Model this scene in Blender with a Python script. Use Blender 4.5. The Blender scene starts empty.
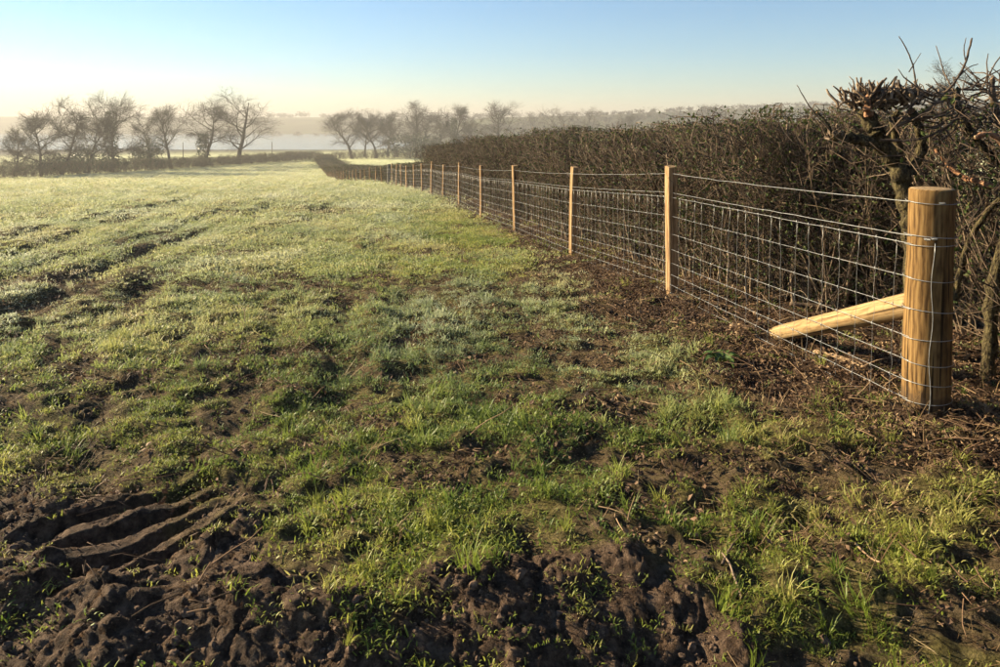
import bpy, bmesh, math, random
import numpy as np
from mathutils import Vector, Matrix

SC = bpy.context.scene
COL = SC.collection
R = math.radians
rnd = random.Random(11)
nrg = np.random.default_rng(5)

# ------------------------------------------------------------------ camera, sky, sun, exposure
CAM_H = 1.55
PITCH = R(3.0)
PPY = 118.0 + 722.0 * math.tan(PITCH)         # photo row of the optical axis (the photo is a crop from the lower part of the lens image)
FPX = 722.0                                   # focal length in photo pixels (photo 1000 x 667)
cam_d = bpy.data.cameras.new('camera')
cam_d.sensor_width = 36.0
cam_d.lens = 36.0 * FPX / 1000.0
cam_d.shift_y = (PPY - 333.5) / 1000.0
cam_d.clip_start = 0.05
cam_d.clip_end = 9000
cam = bpy.data.objects.new('camera', cam_d)
COL.objects.link(cam)
cam.location = (0, 0, CAM_H)
cam.rotation_euler = (math.pi / 2 - PITCH, 0, 0)
SC.camera = cam

SUN_EL = R(20.0)
SUN_AZ = R(-66.0)                             # degrees left of straight ahead (+Y)
sdir = Vector((math.sin(SUN_AZ) * math.cos(SUN_EL), math.cos(SUN_AZ) * math.cos(SUN_EL), math.sin(SUN_EL)))

world = bpy.data.worlds.new('World')
SC.world = world
world.use_nodes = True
wn = world.node_tree
sky = wn.nodes.new('ShaderNodeTexSky')
sky.sky_type = 'NISHITA'
sky.sun_disc = False
sky.sun_elevation = SUN_EL
sky.sun_rotation = SUN_AZ
sky.altitude = 0
sky.air_density = 1.08
sky.dust_density = 0.0
sky.ozone_density = 4.8
bg = wn.nodes['Background']
bg.inputs['Strength'].default_value = 0.05
wn.links.new(sky.outputs[0], bg.inputs[0])

sun_d = bpy.data.lights.new('sun', 'SUN')
sun_d.energy = 5.0
sun_d.angle = R(0.53)
sun_d.color = (1.0, 0.83, 0.55)
sun = bpy.data.objects.new('sun', sun_d)
COL.objects.link(sun)
sun.rotation_euler = (-sdir).to_track_quat('-Z', 'Y').to_euler()

SC.view_settings.view_transform = 'Standard'
SC.view_settings.look = 'None'
SC.view_settings.gamma = 1
SC.view_settings.use_curve_mapping = False
SC.view_settings.exposure = 1.74
SC.render.engine = 'CYCLES'
SC.cycles.adaptive_threshold = 0.03
SC.cycles.volume_bounces = 0
SC.cycles.max_bounces = 5
SC.cycles.diffuse_bounces = 1
SC.cycles.transparent_max_bounces = 8

# ------------------------------------------------------------------ noise
def _hash(ix, iy, seed):
    h = (ix.astype(np.int64) * 374761393 + iy.astype(np.int64) * 668265263 + seed * 974634777) & 0xFFFFFFFF
    h = ((h ^ (h >> 13)) * 1274126177) & 0xFFFFFFFF
    return (h ^ (h >> 16)) & 0xFFFFFFFF

def pn(x, y, seed=0):
    """gradient noise, about -1..1"""
    x = np.asarray(x, float); y = np.asarray(y, float)
    ix = np.floor(x); iy = np.floor(y)
    fx = x - ix; fy = y - iy
    u = fx * fx * fx * (fx * (fx * 6 - 15) + 10); v = fy * fy * fy * (fy * (fy * 6 - 15) + 10)
    def g(ax, ay, dx, dy):
        a = _hash(ax, ay, seed).astype(float) * (2 * math.pi / 4294967296.0)
        return np.cos(a) * dx + np.sin(a) * dy
    a = g(ix, iy, fx, fy); b = g(ix + 1, iy, fx - 1, fy)
    c = g(ix, iy + 1, fx, fy - 1); d = g(ix + 1, iy + 1, fx - 1, fy - 1)
    return (a + (b - a) * u + (c - a) * v + (a - b - c + d) * u * v) * 1.5

def worley(x, y, seed=0):
    """distance to the nearest and second nearest cell point, and the cell's own random number"""
    ix = np.floor(x); iy = np.floor(y)
    f1 = np.full(x.shape, 9.0); f2 = np.full(x.shape, 9.0); rn = np.zeros(x.shape)
    for dx in (-1, 0, 1):
        for dy in (-1, 0, 1):
            cx = ix + dx; cy = iy + dy
            h1 = _hash(cx, cy, seed) / 4294967296.0; h2 = _hash(cx, cy, seed + 77) / 4294967296.0
            d = np.hypot(cx + h1 - x, cy + h2 - y)
            near = d < f1
            f2 = np.where(near, f1, np.minimum(f2, d)); rn = np.where(near, _hash(cx, cy, seed + 33) / 4294967296.0, rn); f1 = np.where(near, d, f1)
    return f1, f2, rn

def ss(a, b, x):
    t = np.clip((x - a) / (b - a), 0, 1)
    return t * t * (3 - 2 * t)

# ------------------------------------------------------------------ photo pixel -> direction
cp, sp = math.cos(PITCH), math.sin(PITCH)
def ray(px, py):
    xc = (px - 500.0) / FPX; yc = (PPY - py) / FPX
    return Vector((xc, cp + sp * yc, -sp + cp * yc))
def at(px, py, D):
    d = ray(px, py)
    return Vector((0, 0, CAM_H)) + d * (D / d.y)

# ------------------------------------------------------------------ terrain
PY = [-50, 0, 4, 6.7, 9.7, 13.1, 16.6, 19.8, 23.5, 30, 44, 73, 110, 150, 186, 260, 330, 400, 440, 500, 3200]
PZ = [0.2, 0, 0, -.08, -.33, -.555, -.72, -.86, -1.08, -1.5, -2.5, -5.05, -7.4, -8.5, -9.25, -11.8, -13.9, -15.6, -16.6, -19, -19]
_yy = np.linspace(-50, 3200, 32501)
_zz = np.interp(_yy, PY, PZ)
_k = np.ones(25) / 25.0
_zz = np.convolve(np.pad(_zz, 12, mode='edge'), _k, mode='valid')
def hbase(x, y):
    x = np.asarray(x, float); y = np.asarray(y, float)
    z = np.interp(y, _yy, _zz)
    z = z - 0.006 * np.clip(-x - 28, 0, 200) * ss(30, 90, y)
    a = x / np.maximum(y, 60)
    hill = np.interp(a, [-1.2, -.45, -.3, -.1, .1, .22, .34, .46, .7, 1.2], [6, 2.5, 2.0, 1.0, 3.0, 6.5, 9.5, 13, 15, 15])
    hill = hill + 1.0 * pn(x / 260, y / 260, 3) + .7 * pn(x / 110, y / 110, 4)
    s_l = ss(690, 1080, y); s_r = ss(360, 640, y)
    w = ss(-.2, 0.0, a)
    s = s_l * (1 - w) + s_r * w
    z = z * (1 - s) + hill * s
    z = z - 26 * ss(1150, 2600, y)
    return z

def ground_hit(px, py):
    d = ray(px, py); t = 0.5; o = Vector((0, 0, CAM_H))
    for _ in range(4000):
        p = o + d * t
        g = float(hbase(p.x, p.y))
        if p.z <= g + 0.003: break
        t += max(0.004, (p.z - g) * 0.5)
    return p

FENCE = np.array([(2.235, 3.72), (-2.79, 28.0), (-6.8, 44.0), (-15.9, 73.0), (-47.7, 186.0)])
_seg = np.hypot(*(FENCE[1:] - FENCE[:-1]).T)
FCUM = np.concatenate([[0], np.cumsum(_seg)])
def fence_xy(s):
    if s < 0:
        d = (FENCE[1] - FENCE[0]) / _seg[0]
        return FENCE[0] + d * s
    return np.array([np.interp(s, FCUM, FENCE[:, 0]), np.interp(s, FCUM, FENCE[:, 1])])
def fence_dir(s):
    a = fence_xy(s - .3); b = fence_xy(s + .3); d = b - a
    return d / np.hypot(*d)
def fence_x_at(y):
    d = (FENCE[1] - FENCE[0])
    return np.where(y < FENCE[0, 1], FENCE[0, 0] + (y - FENCE[0, 1]) * d[0] / d[1], np.interp(y, FENCE[:, 1], FENCE[:, 0]))
def fence_dist(x, y):                       # metres left (field side, +) of the fence
    return (fence_x_at(y) - x) * 0.972

# wheel ruts across the field (traced where they lie on the ground)
RUTS = []
for pts, wdt, dep in [
    ([(20, 312), (70, 288), (120, 263), (165, 243), (220, 222), (274, 205), (300, 189), (306, 172)], .17, .11),
    ([(120, 300), (200, 253), (250, 237), (297, 222), (340, 199), (343, 178)], .18, .09),
    ([(-30, 292), (80, 256), (180, 225), (250, 201), (287, 182), (292, 168)], .18, .09),
    ([(-60, 326), (-10, 312), (30, 301), (66, 290), (112, 281), (160, 283)], .14, .085),
    ([(70, 330), (105, 310), (150, 300)], .11, .06),
    ([(-30, 262), (60, 238), (140, 214), (210, 193)], .2, .08),
    ([(330, 330), (360, 290), (372, 262), (378, 230), (366, 205)], .14, .02),
    ([(240, 420), (290, 320), (310, 250), (312, 200), (306, 172)], .14, .03),
    ([(420, 400), (402, 320), (380, 250), (350, 200), (325, 176)], .14, .03),
    ([(330, 420), (347, 320), (342, 250), (330, 205), (315, 176)], .14, .03),
] + [([(-20, ys), (70, ys - (ys - 168) * .27), (160, ys - (ys - 168) * .54), (235, ys - (ys - 168) * .77), (280, ys - (ys - 168) * .92), (298, 168)], .14, dp)
     for ys, dp in ((204, .12), (213, .10), (223, .12), (234, .09), (246, .12), (262, .09), (285, .07), (318, .06), (360, .03))]:
    P = np.array([ground_hit(*p)[:2] for p in pts])
    RUTS.append((P, wdt, dep))

_mb = [ground_hit(*p) for p in [(0, 486), (60, 492), (130, 492), (190, 505), (235, 545), (290, 585), (350, 606), (405, 590), (450, 562), (540, 548), (620, 545), (690, 580), (760, 640), (850, 662), (1000, 672)]]
MUD_X = [-6.0, -4.0] + [p.x for p in _mb] + [3.0, 6.0]
MUD_Y = [3.3, 3.15] + [p.y for p in _mb] + [1.9, 1.7]
def mud_mask(x, y):
    yb = np.interp(x, MUD_X, MUD_Y)
    n = .22 * pn(x / .7, y / .7, 21) + .16 * pn(x / .22, y / .22, 22) + .06 * pn(x / .08, y / .08, 23)
    return ss(-.14, .14, yb - y + n)
def litter_mask(x, y):
    d = fence_dist(x, y)
    w = np.interp(y, [0, 2.0, 3.2, 4.6, 6, 9, 13, 20, 60], [-.6, -.3, .45, .85, .78, .52, .36, .26, .2])
    n = .35 * pn(x / .9, y / .9, 31) + .2 * pn(x / .3, y / .3, 32)
    return ss(-.3, .3, w - d + n)
def bare_mask(x, y):
    r = np.hypot(x, y)
    n = pn(x / 1.6, y / 1.6, 41) * .34 + pn(x / .42, y / .42, 42) * .5 + pn(x / .16, y / .16, 43) * .5
    near = np.interp(r, [2, 5, 9, 18, 40], [.36, .38, .44, .62, 1.0])
    return ss(-.14, .16, n - near + .36)
def rut_amount(x, y):
    """depth (m, + = down) and bank of the wheel ruts"""
    out = np.zeros_like(x); lip = np.zeros_like(x)
    for P, w, dep in RUTS:
        best = np.full(x.shape, 1e9)
        m = (x > P[:, 0].min() - 1) & (x < P[:, 0].max() + 1) & (y > P[:, 1].min() - 1) & (y < P[:, 1].max() + 1)
        xx, yy = x[m], y[m]
        if xx.size == 0: continue
        b = np.full(xx.shape, 1e9)
        for i in range(len(P) - 1):
            a, c = P[i], P[i + 1]; d = c - a; L2 = (d ** 2).sum()
            t = np.clip(((xx - a[0]) * d[0] + (yy - a[1]) * d[1]) / L2, 0, 1)
            b = np.minimum(b, np.hypot(xx - a[0] - t * d[0], yy - a[1] - t * d[1]))
        b = b + .05 * pn(xx / .5, yy / .5, 51)
        k = .75 + .5 * pn(xx / 1.7, yy / 1.7, 52)
        k = np.clip(k, .1, 1.2)
        out[m] += dep * k * np.exp(-(b / w) ** 2)
        lip[m] += dep * .3 * k * np.exp(-((b - 1.9 * w) / (.7 * w)) ** 2)
    return out, lip

def lug_print(x, y):
    cx, cy = -1.34, 2.66
    u = (x - cx) * .80 + (y - cy) * .60; v = (x - cx) * .60 - (y - cy) * .80
    wob = .010 * pn(x / .16, y / .16, 17) + .03 * pn(x / .5, y / .5, 27)
    v2 = v + .45 * (u + .1) ** 2 + wob
    win = ss(.36, .29, np.abs(u + .05 * pn(x / .13, y / .13, 18))) * ss(.30, .24, np.abs(v2))
    lug = ss(.18, .7, .5 + .5 * np.cos(v2 / .155 * 2 * math.pi))
    win = win * (.45 + .55 * ss(-.25, .15, pn(x / .3 + 4, y / .3, 55)))
    return win, lug
def height(x, y):
    x = np.asarray(x, float); y = np.asarray(y, float)
    shp = x.shape; x = x.ravel(); y = y.ravel()
    r = np.hypot(x, y)
    z = hbase(x, y)
    cell = .0042 * r + .002
    def oct_(lam, amp, seed, rid=False):
        n = pn(x / lam + seed * 7.1, y / lam - seed * 3.3, seed)
        if rid == 2: n = 2.4 * np.sqrt(np.abs(n) + .002) - 1.2
        elif rid: n = 1 - 2 * np.abs(n) ** .8
        return amp * n * ss(2.0, 4.5, lam / cell)
    mud = mud_mask(x, y) * (r < 8); lit = litter_mask(x, y) * (r < 80); bare = bare_mask(x, y)
    field = ss(700, 300, r)
    soft = ss(1.0, 3.0, r)
    d = np.zeros_like(x)
    d += oct_(9.0, .10, 1) * ss(8, 40, r) + oct_(4.2, .07, 2) * ss(6, 22, r) + oct_(1.2, .035, 39) * ss(7, 20, r) + oct_(.6, .028, 40) * ss(7, 20, r)
    d += oct_(1.9, .035, 5) * soft + oct_(.95, .022, 6) * soft + oct_(.46, .020, 7) + oct_(.23, .024, 8) + oct_(.13, .020, 9) + oct_(.07, .010, 10)
    uu = x * .972 + y * .222; vv = y * .972 - x * .222
    d += .034 * pn(uu / .34 + .6 * pn(x / 5, y / 5, 46), vv / 5.0, 45) * ss(4, 9, r) * ss(2.0, 4.5, .34 / cell)
    d += .05 * pn(uu / 1.5 + .6 * pn(x / 9, y / 9, 48), vv / 14.0, 47) * ss(6, 14, r) * ss(2.0, 4.5, 1.5 / cell)
    d *= field
    # churned mud
    m = oct_(.7, .030, 11, True) + oct_(.36, .020, 12) + oct_(.15, .012, 29) + oct_(.034, .006, 38) + oct_(.055, .007, 44)
    nr = np.nonzero(r < 8)[0]
    xn, yn = x[nr], y[nr]
    wx = xn + .05 * pn(xn / .16, yn / .16, 92) + .018 * pn(xn / .05, yn / .05, 94); wy = yn + .05 * pn(xn / .16, yn / .16, 93) + .018 * pn(xn / .05, yn / .05, 95)
    cl = np.zeros_like(xn)
    for lam, amp, sd in ((.20, .024, 1), (.095, .018, 2), (.05, .013, 3)):      # broken clods with cracks between
        f1, f2, rn = worley(wx / lam, wy / lam, sd)
        cl += amp * (ss(0, .14, f2 - f1) * (.2 + .8 * rn) * (1 - .35 * f1) - .4)
    clod = np.zeros_like(x); clod[nr] = cl
    m = m + clod
    # trampled soil between the tufts sits lower
    d -= bare * .018 * ss(40, 8, r)
    d += bare * ss(14, 6, r) * (oct_(.15, .010, 35) + .45 * clod + oct_(.05, .005, 37))
    d = d * (1 - .55 * mud) + m * mud
    # bank falling towards the photographer
    crest = np.interp(x, [-4, -1.5, -.9, -.3, .1, .5, 1.0, 1.6, 4], [2.4, 2.24, 2.16, 2.22, 2.36, 2.40, 2.28, 2.16, 2.1])
    crest = crest + .14 * pn(x / .45, x * 0 + 3.3, 16) + .05 * pn(x / .13, y / .13, 20)
    d -= .10 * ss(.0, .55, crest - y) * (np.abs(x) < 6)
    d += .035 * np.exp(-((y - crest - .06) / .10) ** 2) * (r < 6)
    # tractor lug marks, lower left
    win, lug = lug_print(x, y)
    d = d * (1 - .78 * win) + win * (-.10 + .10 * lug * (.75 + .4 * pn(x / .25, y / .25, 28)))
    d += .04 * np.exp(-(((x + 1.02) / .12) ** 2 + ((y - 2.72) / .2) ** 2))
    # soil thrown up along the fence
    d += lit * (oct_(.38, .022, 24, True) + oct_(.14, .016, 25) + oct_(.06, .008, 26))
    d += .055 * np.exp(-((x - 1.93) ** 2 + (y - 5.27) ** 2) / .13 ** 2) + .03 * np.exp(-((np.hypot(x - 2.235, y - 3.72) - .16) / .06) ** 2) * (r < 6)
    ru, lp = rut_amount(x, y)
    d += (lp - ru) * ss(1.0, 2.5, .3 / cell + 1)
    return (z + d).reshape(shp)

def gz(x, y):
    return float(height(np.array([x]), np.array([y]))[0])

# ------------------------------------------------------------------ mesh helpers
def np_mesh(name, V, faces, mats=(), smooth=False, mat_idx=None):
    """faces: list of int arrays (n,3) or (n,4)"""
    me = bpy.data.meshes.new(name)
    V = np.asarray(V, np.float32)
    faces = [np.asarray(f, np.int32) for f in faces if len(f)]
    nl = sum(f.size for f in faces); nf = sum(len(f) for f in faces)
    me.vertices.add(len(V)); me.vertices.foreach_set('co', V.ravel())
    me.loops.add(nl); me.loops.foreach_set('vertex_index', np.concatenate([f.ravel() for f in faces]))
    tot = np.concatenate([np.full(len(f), f.shape[1], np.int32) for f in faces])
    st = np.concatenate([[0], np.cumsum(tot)[:-1]]).astype(np.int32)
    me.polygons.add(nf); me.polygons.foreach_set('loop_start', st); me.polygons.foreach_set('loop_total', tot)
    for m in mats: me.materials.append(m)
    if mat_idx is not None: me.polygons.foreach_set('material_index', np.asarray(mat_idx, np.int32))
    me.polygons.foreach_set('use_smooth', np.full(nf, smooth))
    me.update(calc_edges=True)
    return me

def link(name, me, parent=None, loc=(0, 0, 0)):
    o = bpy.data.objects.new(name, me); COL.objects.link(o); o.location = loc
    if parent is not None: o.parent = parent
    return o
def tag(o, label=None, cat=None, group=None, kind=None):
    if label: o['label'] = label
    if cat: o['category'] = cat
    if group: o['group'] = group
    if kind: o['kind'] = kind
    return o
def empty(name, loc, label, cat, group=None):
    o = bpy.data.objects.new(name, None); COL.objects.link(o); o.location = loc
    o.empty_display_size = .2
    return tag(o, label, cat, group)

class Tubes:
    """many tapered tubes joined into one surface"""
    def __init__(self): self.g = {}
    def add(self, pts, rad, sides=3):
        self.g.setdefault((len(pts), sides), []).append((pts, rad))
    def arrays(self, cap_from=None):
        Vs, Q, T = [], [], []; off = 0
        for (n, k), L in self.g.items():
            P = np.array([a for a, _ in L], float); r = np.array([b for _, b in L], float)
            tan = np.gradient(P, axis=1)
            tan /= np.linalg.norm(tan, axis=2, keepdims=True) + 1e-9
            main = P[:, -1] - P[:, 0]; main /= np.linalg.norm(main, axis=1, keepdims=True) + 1e-9
            ref = np.where(np.abs(main[:, 2:3]) > .8, np.array([[1., 0, 0]]), np.array([[0, 0, 1.]]))[:, None, :]
            n1 = np.cross(tan, ref); n1 /= np.linalg.norm(n1, axis=2, keepdims=True) + 1e-9
            n2 = np.cross(tan, n1)
            a = np.arange(k) * 2 * math.pi / k
            V = P[:, :, None, :] + r[:, :, None, None] * (n1[:, :, None, :] * np.cos(a)[None, None, :, None] + n2[:, :, None, :] * np.sin(a)[None, None, :, None])
            m = len(L)
            Vs.append(V.reshape(-1, 3))
            i = np.arange(m)[:, None, None] * n * k; j = np.arange(n - 1)[None, :, None] * k; q = np.arange(k)[None, None, :]
            q2 = (q + 1) % k
            base = off + i + j
            Q.append(np.stack([base + q, base + q2, base + k + q2, base + k + q], -1).reshape(-1, 4))
            # end cap
            e = off + np.arange(m)[:, None] * n * k + (n - 1) * k
            if k == 3: T.append(np.stack([e[:, 0], e[:, 0] + 1, e[:, 0] + 2], -1))
            else:
                for c in range(1, k - 1): T.append(np.stack([e[:, 0], e[:, 0] + c, e[:, 0] + c + 1], -1))
            off += m * n * k
        return np.concatenate(Vs), np.concatenate(Q), np.concatenate(T)
    def mesh(self, name, mats, cut=False):
        V, Q, T = self.arrays()
        mi = None
        if cut: mi = np.concatenate([np.zeros(len(Q)), np.ones(len(T))])
        return np_mesh(name, V, [Q, T], mats, smooth=True, mat_idx=mi)

# ------------------------------------------------------------------ materials
def mat(name):
    m = bpy.data.materials.new(name); m.use_nodes = True
    nt = m.node_tree; nt.nodes.clear()
    out = nt.nodes.new('ShaderNodeOutputMaterial')
    return m, nt, out
def N(nt, t, **kw):
    n = nt.nodes.new(t)
    for k, v in kw.items():
        if k in n.inputs: n.inputs[k].default_value = v
        else: setattr(n, k, v)
    return n
def ramp(nt, stops, src=None):
    n = nt.nodes.new('ShaderNodeValToRGB'); e = n.color_ramp.elements
    while len(e) < len(stops): e.new(.5)
    for a, (p, c) in zip(e, stops): a.position = p; a.color = (*c, 1)
    if src is not None: nt.links.new(src, n.inputs[0])
    return n
def mixc(nt, f, a, b, mode='MIX'):
    n = nt.nodes.new('ShaderNodeMix'); n.data_type = 'RGBA'; n.blend_type = mode
    for s, v in ((n.inputs[0], f), (n.inputs[6], a), (n.inputs[7], b)):
        if isinstance(v, (int, float)): s.default_value = v
        elif isinstance(v, tuple): s.default_value = (*v, 1)
        else: nt.links.new(v, s)
    return n.outputs[2]
def noise(nt, co, scale, detail=4, rough=.6):
    n = nt.nodes.new('ShaderNodeTexNoise'); n.inputs['Scale'].default_value = scale
    n.inputs['Detail'].default_value = detail; n.inputs['Roughness'].default_value = rough
    nt.links.new(co, n.inputs['Vector'])
    return n.outputs['Fac']
def attr(nt, name, typ='GEOMETRY'):
    n = nt.nodes.new('ShaderNodeAttribute'); n.attribute_name = name; n.attribute_type = typ
    return n
def bump(nt, h, strength, dist):
    b = nt.nodes.new('ShaderNodeBump'); b.inputs['Strength'].default_value = strength; b.inputs['Distance'].default_value = dist
    nt.links.new(h, b.inputs['Height'])
    return b.outputs['Normal']

def simple(name, c1, c2, scale=12, rough=.8, bstr=.4, bdist=.01, coord='Object', stretch=None, spec=.3):
    m, nt, out = mat(name)
    tc = N(nt, 'ShaderNodeTexCoord'); co = tc.outputs[coord]
    if stretch:
        mp = N(nt, 'ShaderNodeMapping'); mp.inputs['Scale'].default_value = stretch; nt.links.new(co, mp.inputs['Vector']); co = mp.outputs[0]
    f = noise(nt, co, scale)
    r = ramp(nt, [(.36, c1), (.64, c2)], f)
    p = N(nt, 'ShaderNodeBsdfPrincipled'); p.inputs['Roughness'].default_value = rough; p.inputs['Specular IOR Level'].default_value = spec
    nt.links.new(r.outputs[0], p.inputs['Base Color'])
    nt.links.new(bump(nt, f, bstr, bdist), p.inputs['Normal'])
    nt.links.new(p.outputs[0], out.inputs[0])
    return m

def leafy(name, stops, trans=.35, rough=.5, spec=.25, src='tint', typ='INSTANCER', frost=False, gloss=True):
    """thin leaf or blade: diffuse + light passing through + a little gloss"""
    m, nt, out = mat(name)
    if typ == 'OBJECT':
        oi = N(nt, 'ShaderNodeTexCoord'); f = noise(nt, oi.outputs['Object'], 9, 3, .7)
    else:
        f = attr(nt, src, typ).outputs['Fac']
    col = ramp(nt, stops, f).outputs[0]
    if frost:
        fr = attr(nt, 'frost', 'INSTANCER').outputs['Fac']
        col = mixc(nt, fr, col, (.70, .71, .54))
    d = N(nt, 'ShaderNodeBsdfPrincipled'); d.inputs['Roughness'].default_value = rough; d.inputs['Specular IOR Level'].default_value = spec
    nt.links.new(col, d.inputs['Base Color'])
    t = N(nt, 'ShaderNodeBsdfTranslucent'); nt.links.new(col, t.inputs[0])
    mx = N(nt, 'ShaderNodeMixShader'); mx.inputs[0].default_value = trans
    nt.links.new(d.outputs[0], mx.inputs[1]); nt.links.new(t.outputs[0], mx.inputs[2])
    nt.links.new(mx.outputs[0], out.inputs[0])
    return m

def ground_material():
    m, nt, out = mat('field_ground')
    tc = N(nt, 'ShaderNodeTexCoord'); co = tc.outputs['Object']
    soil = ramp(nt, [(.36, (.038, .023, .015)), (.5, (.105, .067, .044)), (.64, (.21, .142, .096))], noise(nt, co, 22, 8, .7)).outputs[0]
    thatch = ramp(nt, [(.38, (.040, .032, .012)), (.5, (.125, .105, .036)), (.62, (.23, .185, .075))], noise(nt, co, 26, 6, .75)).outputs[0]
    litter = ramp(nt, [(.38, (.028, .017, .011)), (.5, (.07, .043, .027)), (.62, (.15, .095, .06))], noise(nt, co, 40, 6, .8)).outputs[0]
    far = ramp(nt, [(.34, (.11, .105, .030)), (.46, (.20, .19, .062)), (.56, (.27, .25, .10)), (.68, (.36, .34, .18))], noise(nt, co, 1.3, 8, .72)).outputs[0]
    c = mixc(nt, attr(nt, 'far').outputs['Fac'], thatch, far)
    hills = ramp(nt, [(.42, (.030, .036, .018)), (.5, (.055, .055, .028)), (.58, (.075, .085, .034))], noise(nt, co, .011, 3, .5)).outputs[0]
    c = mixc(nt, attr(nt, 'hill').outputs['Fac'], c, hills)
    c = mixc(nt, attr(nt, 'bare').outputs['Fac'], c, mixc(nt, .35, soil, thatch))
    c = mixc(nt, attr(nt, 'litter').outputs['Fac'], c, litter)
    c = mixc(nt, attr(nt, 'mud').outputs['Fac'], c, soil)
    p = N(nt, 'ShaderNodeBsdfPrincipled'); p.inputs['Specular IOR Level'].default_value = .08
    nt.links.new(c, p.inputs['Base Color'])
    rr = N(nt, 'ShaderNodeMapRange'); rr.inputs[3].default_value = .9; rr.inputs[4].default_value = .8
    nt.links.new(attr(nt, 'mud').outputs['Fac'], rr.inputs[0]); nt.links.new(rr.outputs[0], p.inputs['Roughness'])
    p.inputs['Sheen Roughness'].default_value = .5; p.inputs['Sheen Tint'].default_value = (.9, .95, .6, 1)
    sh = N(nt, 'ShaderNodeMath', operation='MULTIPLY'); sh.inputs[1].default_value = .55
    sf = N(nt, 'ShaderNodeMath', operation='SUBTRACT'); sf.use_clamp = True; nt.links.new(attr(nt, 'far').outputs['Fac'], sf.inputs[0]); nt.links.new(attr(nt, 'hill').outputs['Fac'], sf.inputs[1])
    nt.links.new(sf.outputs[0], sh.inputs[0]); nt.links.new(sh.outputs[0], p.inputs['Sheen Weight'])
    h1 = noise(nt, co, 34, 8, .7)
    h2 = noise(nt, co, 5, 8, .75)
    mh = N(nt, 'ShaderNodeMix'); nt.links.new(attr(nt, 'far').outputs['Fac'], mh.inputs[0]); nt.links.new(h1, mh.inputs[2]); nt.links.new(h2, mh.inputs[3])
    md = N(nt, 'ShaderNodeMapRange'); md.inputs[3].default_value = .12; md.inputs[4].default_value = .16
    nt.links.new(attr(nt, 'far').outputs['Fac'], md.inputs[0])
    b = N(nt, 'ShaderNodeBump'); b.inputs['Strength'].default_value = .9
    nt.links.new(mh.outputs[0], b.inputs['Height']); nt.links.new(md.outputs[0], b.inputs['Distance'])
    nt.links.new(b.outputs[0], p.inputs['Normal'])
    nt.links.new(p.outputs[0], out.inputs[0])
    return m

def wood_material(name, dark, mid, light, knots=True):
    m, nt, out = mat(name)
    tc = N(nt, 'ShaderNodeTexCoord')
    oi = N(nt, 'ShaderNodeObjectInfo')
    ad = N(nt, 'ShaderNodeVectorMath', operation='ADD'); sc_ = N(nt, 'ShaderNodeVectorMath', operation='SCALE'); sc_.inputs[0].default_value = (3, 5, 7)
    nt.links.new(oi.outputs['Random'], sc_.inputs['Scale']); nt.links.new(tc.outputs['Object'], ad.inputs[0]); nt.links.new(sc_.outputs[0], ad.inputs[1])
    def stretched(v):
        mp = N(nt, 'ShaderNodeMapping'); mp.inputs['Scale'].default_value = v; nt.links.new(ad.outputs[0], mp.inputs['Vector']); return mp.outputs[0]
    g = noise(nt, stretched((60, 60, 3.2)), 1, 6, .65)
    big = noise(nt, stretched((5, 5, 2.0)), 1, 3, .5)
    wv = N(nt, 'ShaderNodeTexWave'); wv.wave_type = 'RINGS'; wv.rings_direction = 'Z'
    wv.inputs['Scale'].default_value = 7; wv.inputs['Distortion'].default_value = 9; wv.inputs['Detail'].default_value = 3; wv.inputs['Detail Scale'].default_value = 1.4
    nt.links.new(stretched((1.6, 1.6, .45)), wv.inputs['Vector'])
    f = N(nt, 'ShaderNodeMix'); f.inputs[0].default_value = .16
    nt.links.new(g, f.inputs[2]); nt.links.new(wv.outputs['Fac'], f.inputs[3])
    c = ramp(nt, [(.34, dark), (.49, mid), (.66, light)], f.outputs[0]).outputs[0]
    c = mixc(nt, big, c, mixc(nt, .55, c, dark))
    if knots:
        vo = N(nt, 'ShaderNodeTexVoronoi'); vo.inputs['Scale'].default_value = 1.0; nt.links.new(stretched((4.2, 4.2, 2.6)), vo.inputs['Vector'])
        k = ramp(nt, [(.07, (1, 1, 1)), (.16, (0, 0, 0))], vo.outputs['Distance']).outputs[0]
        c = mixc(nt, k, c, tuple(x * .45 for x in dark))
    cr = ramp(nt, [(.60, (0, 0, 0)), (.64, (1, 1, 1))], noise(nt, stretched((48, 48, 1.1)), 1, 2, .5)).outputs[0]
    c = mixc(nt, cr, c, tuple(x * .4 for x in dark))
    sx = N(nt, 'ShaderNodeSeparateXYZ'); nt.links.new(tc.outputs['Object'], sx.inputs[0])
    sn = N(nt, 'ShaderNodeMath', operation='MULTIPLY_ADD'); sn.inputs[1].default_value = -.22; nt.links.new(noise(nt, ad.outputs[0], 22, 5, .7), sn.inputs[0]); nt.links.new(sx.outputs['Z'], sn.inputs[2])
    if knots: c = mixc(nt, ramp(nt, [(-.0, (.6, .6, .6)), (.05, (0, 0, 0))], sn.outputs[0]).outputs[0], c, (.06, .04, .026))
    hv = N(nt, 'ShaderNodeHueSaturation'); vr = N(nt, 'ShaderNodeMapRange'); vr.inputs[3].default_value = .66; vr.inputs[4].default_value = 1.05
    nt.links.new(oi.outputs['Random'], vr.inputs[0]); nt.links.new(vr.outputs[0], hv.inputs['Value']); hv.inputs['Saturation'].default_value = .9
    nt.links.new(c, hv.inputs['Color']); c = hv.outputs[0]
    p = N(nt, 'ShaderNodeBsdfPrincipled'); p.inputs['Roughness'].default_value = .85; p.inputs['Specular IOR Level'].default_value = .12
    nt.links.new(c, p.inputs['Base Color'])
    nt.links.new(bump(nt, f.outputs[0], .5, .004), p.inputs['Normal'])
    nt.links.new(p.outputs[0], out.inputs[0])
    return m

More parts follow.
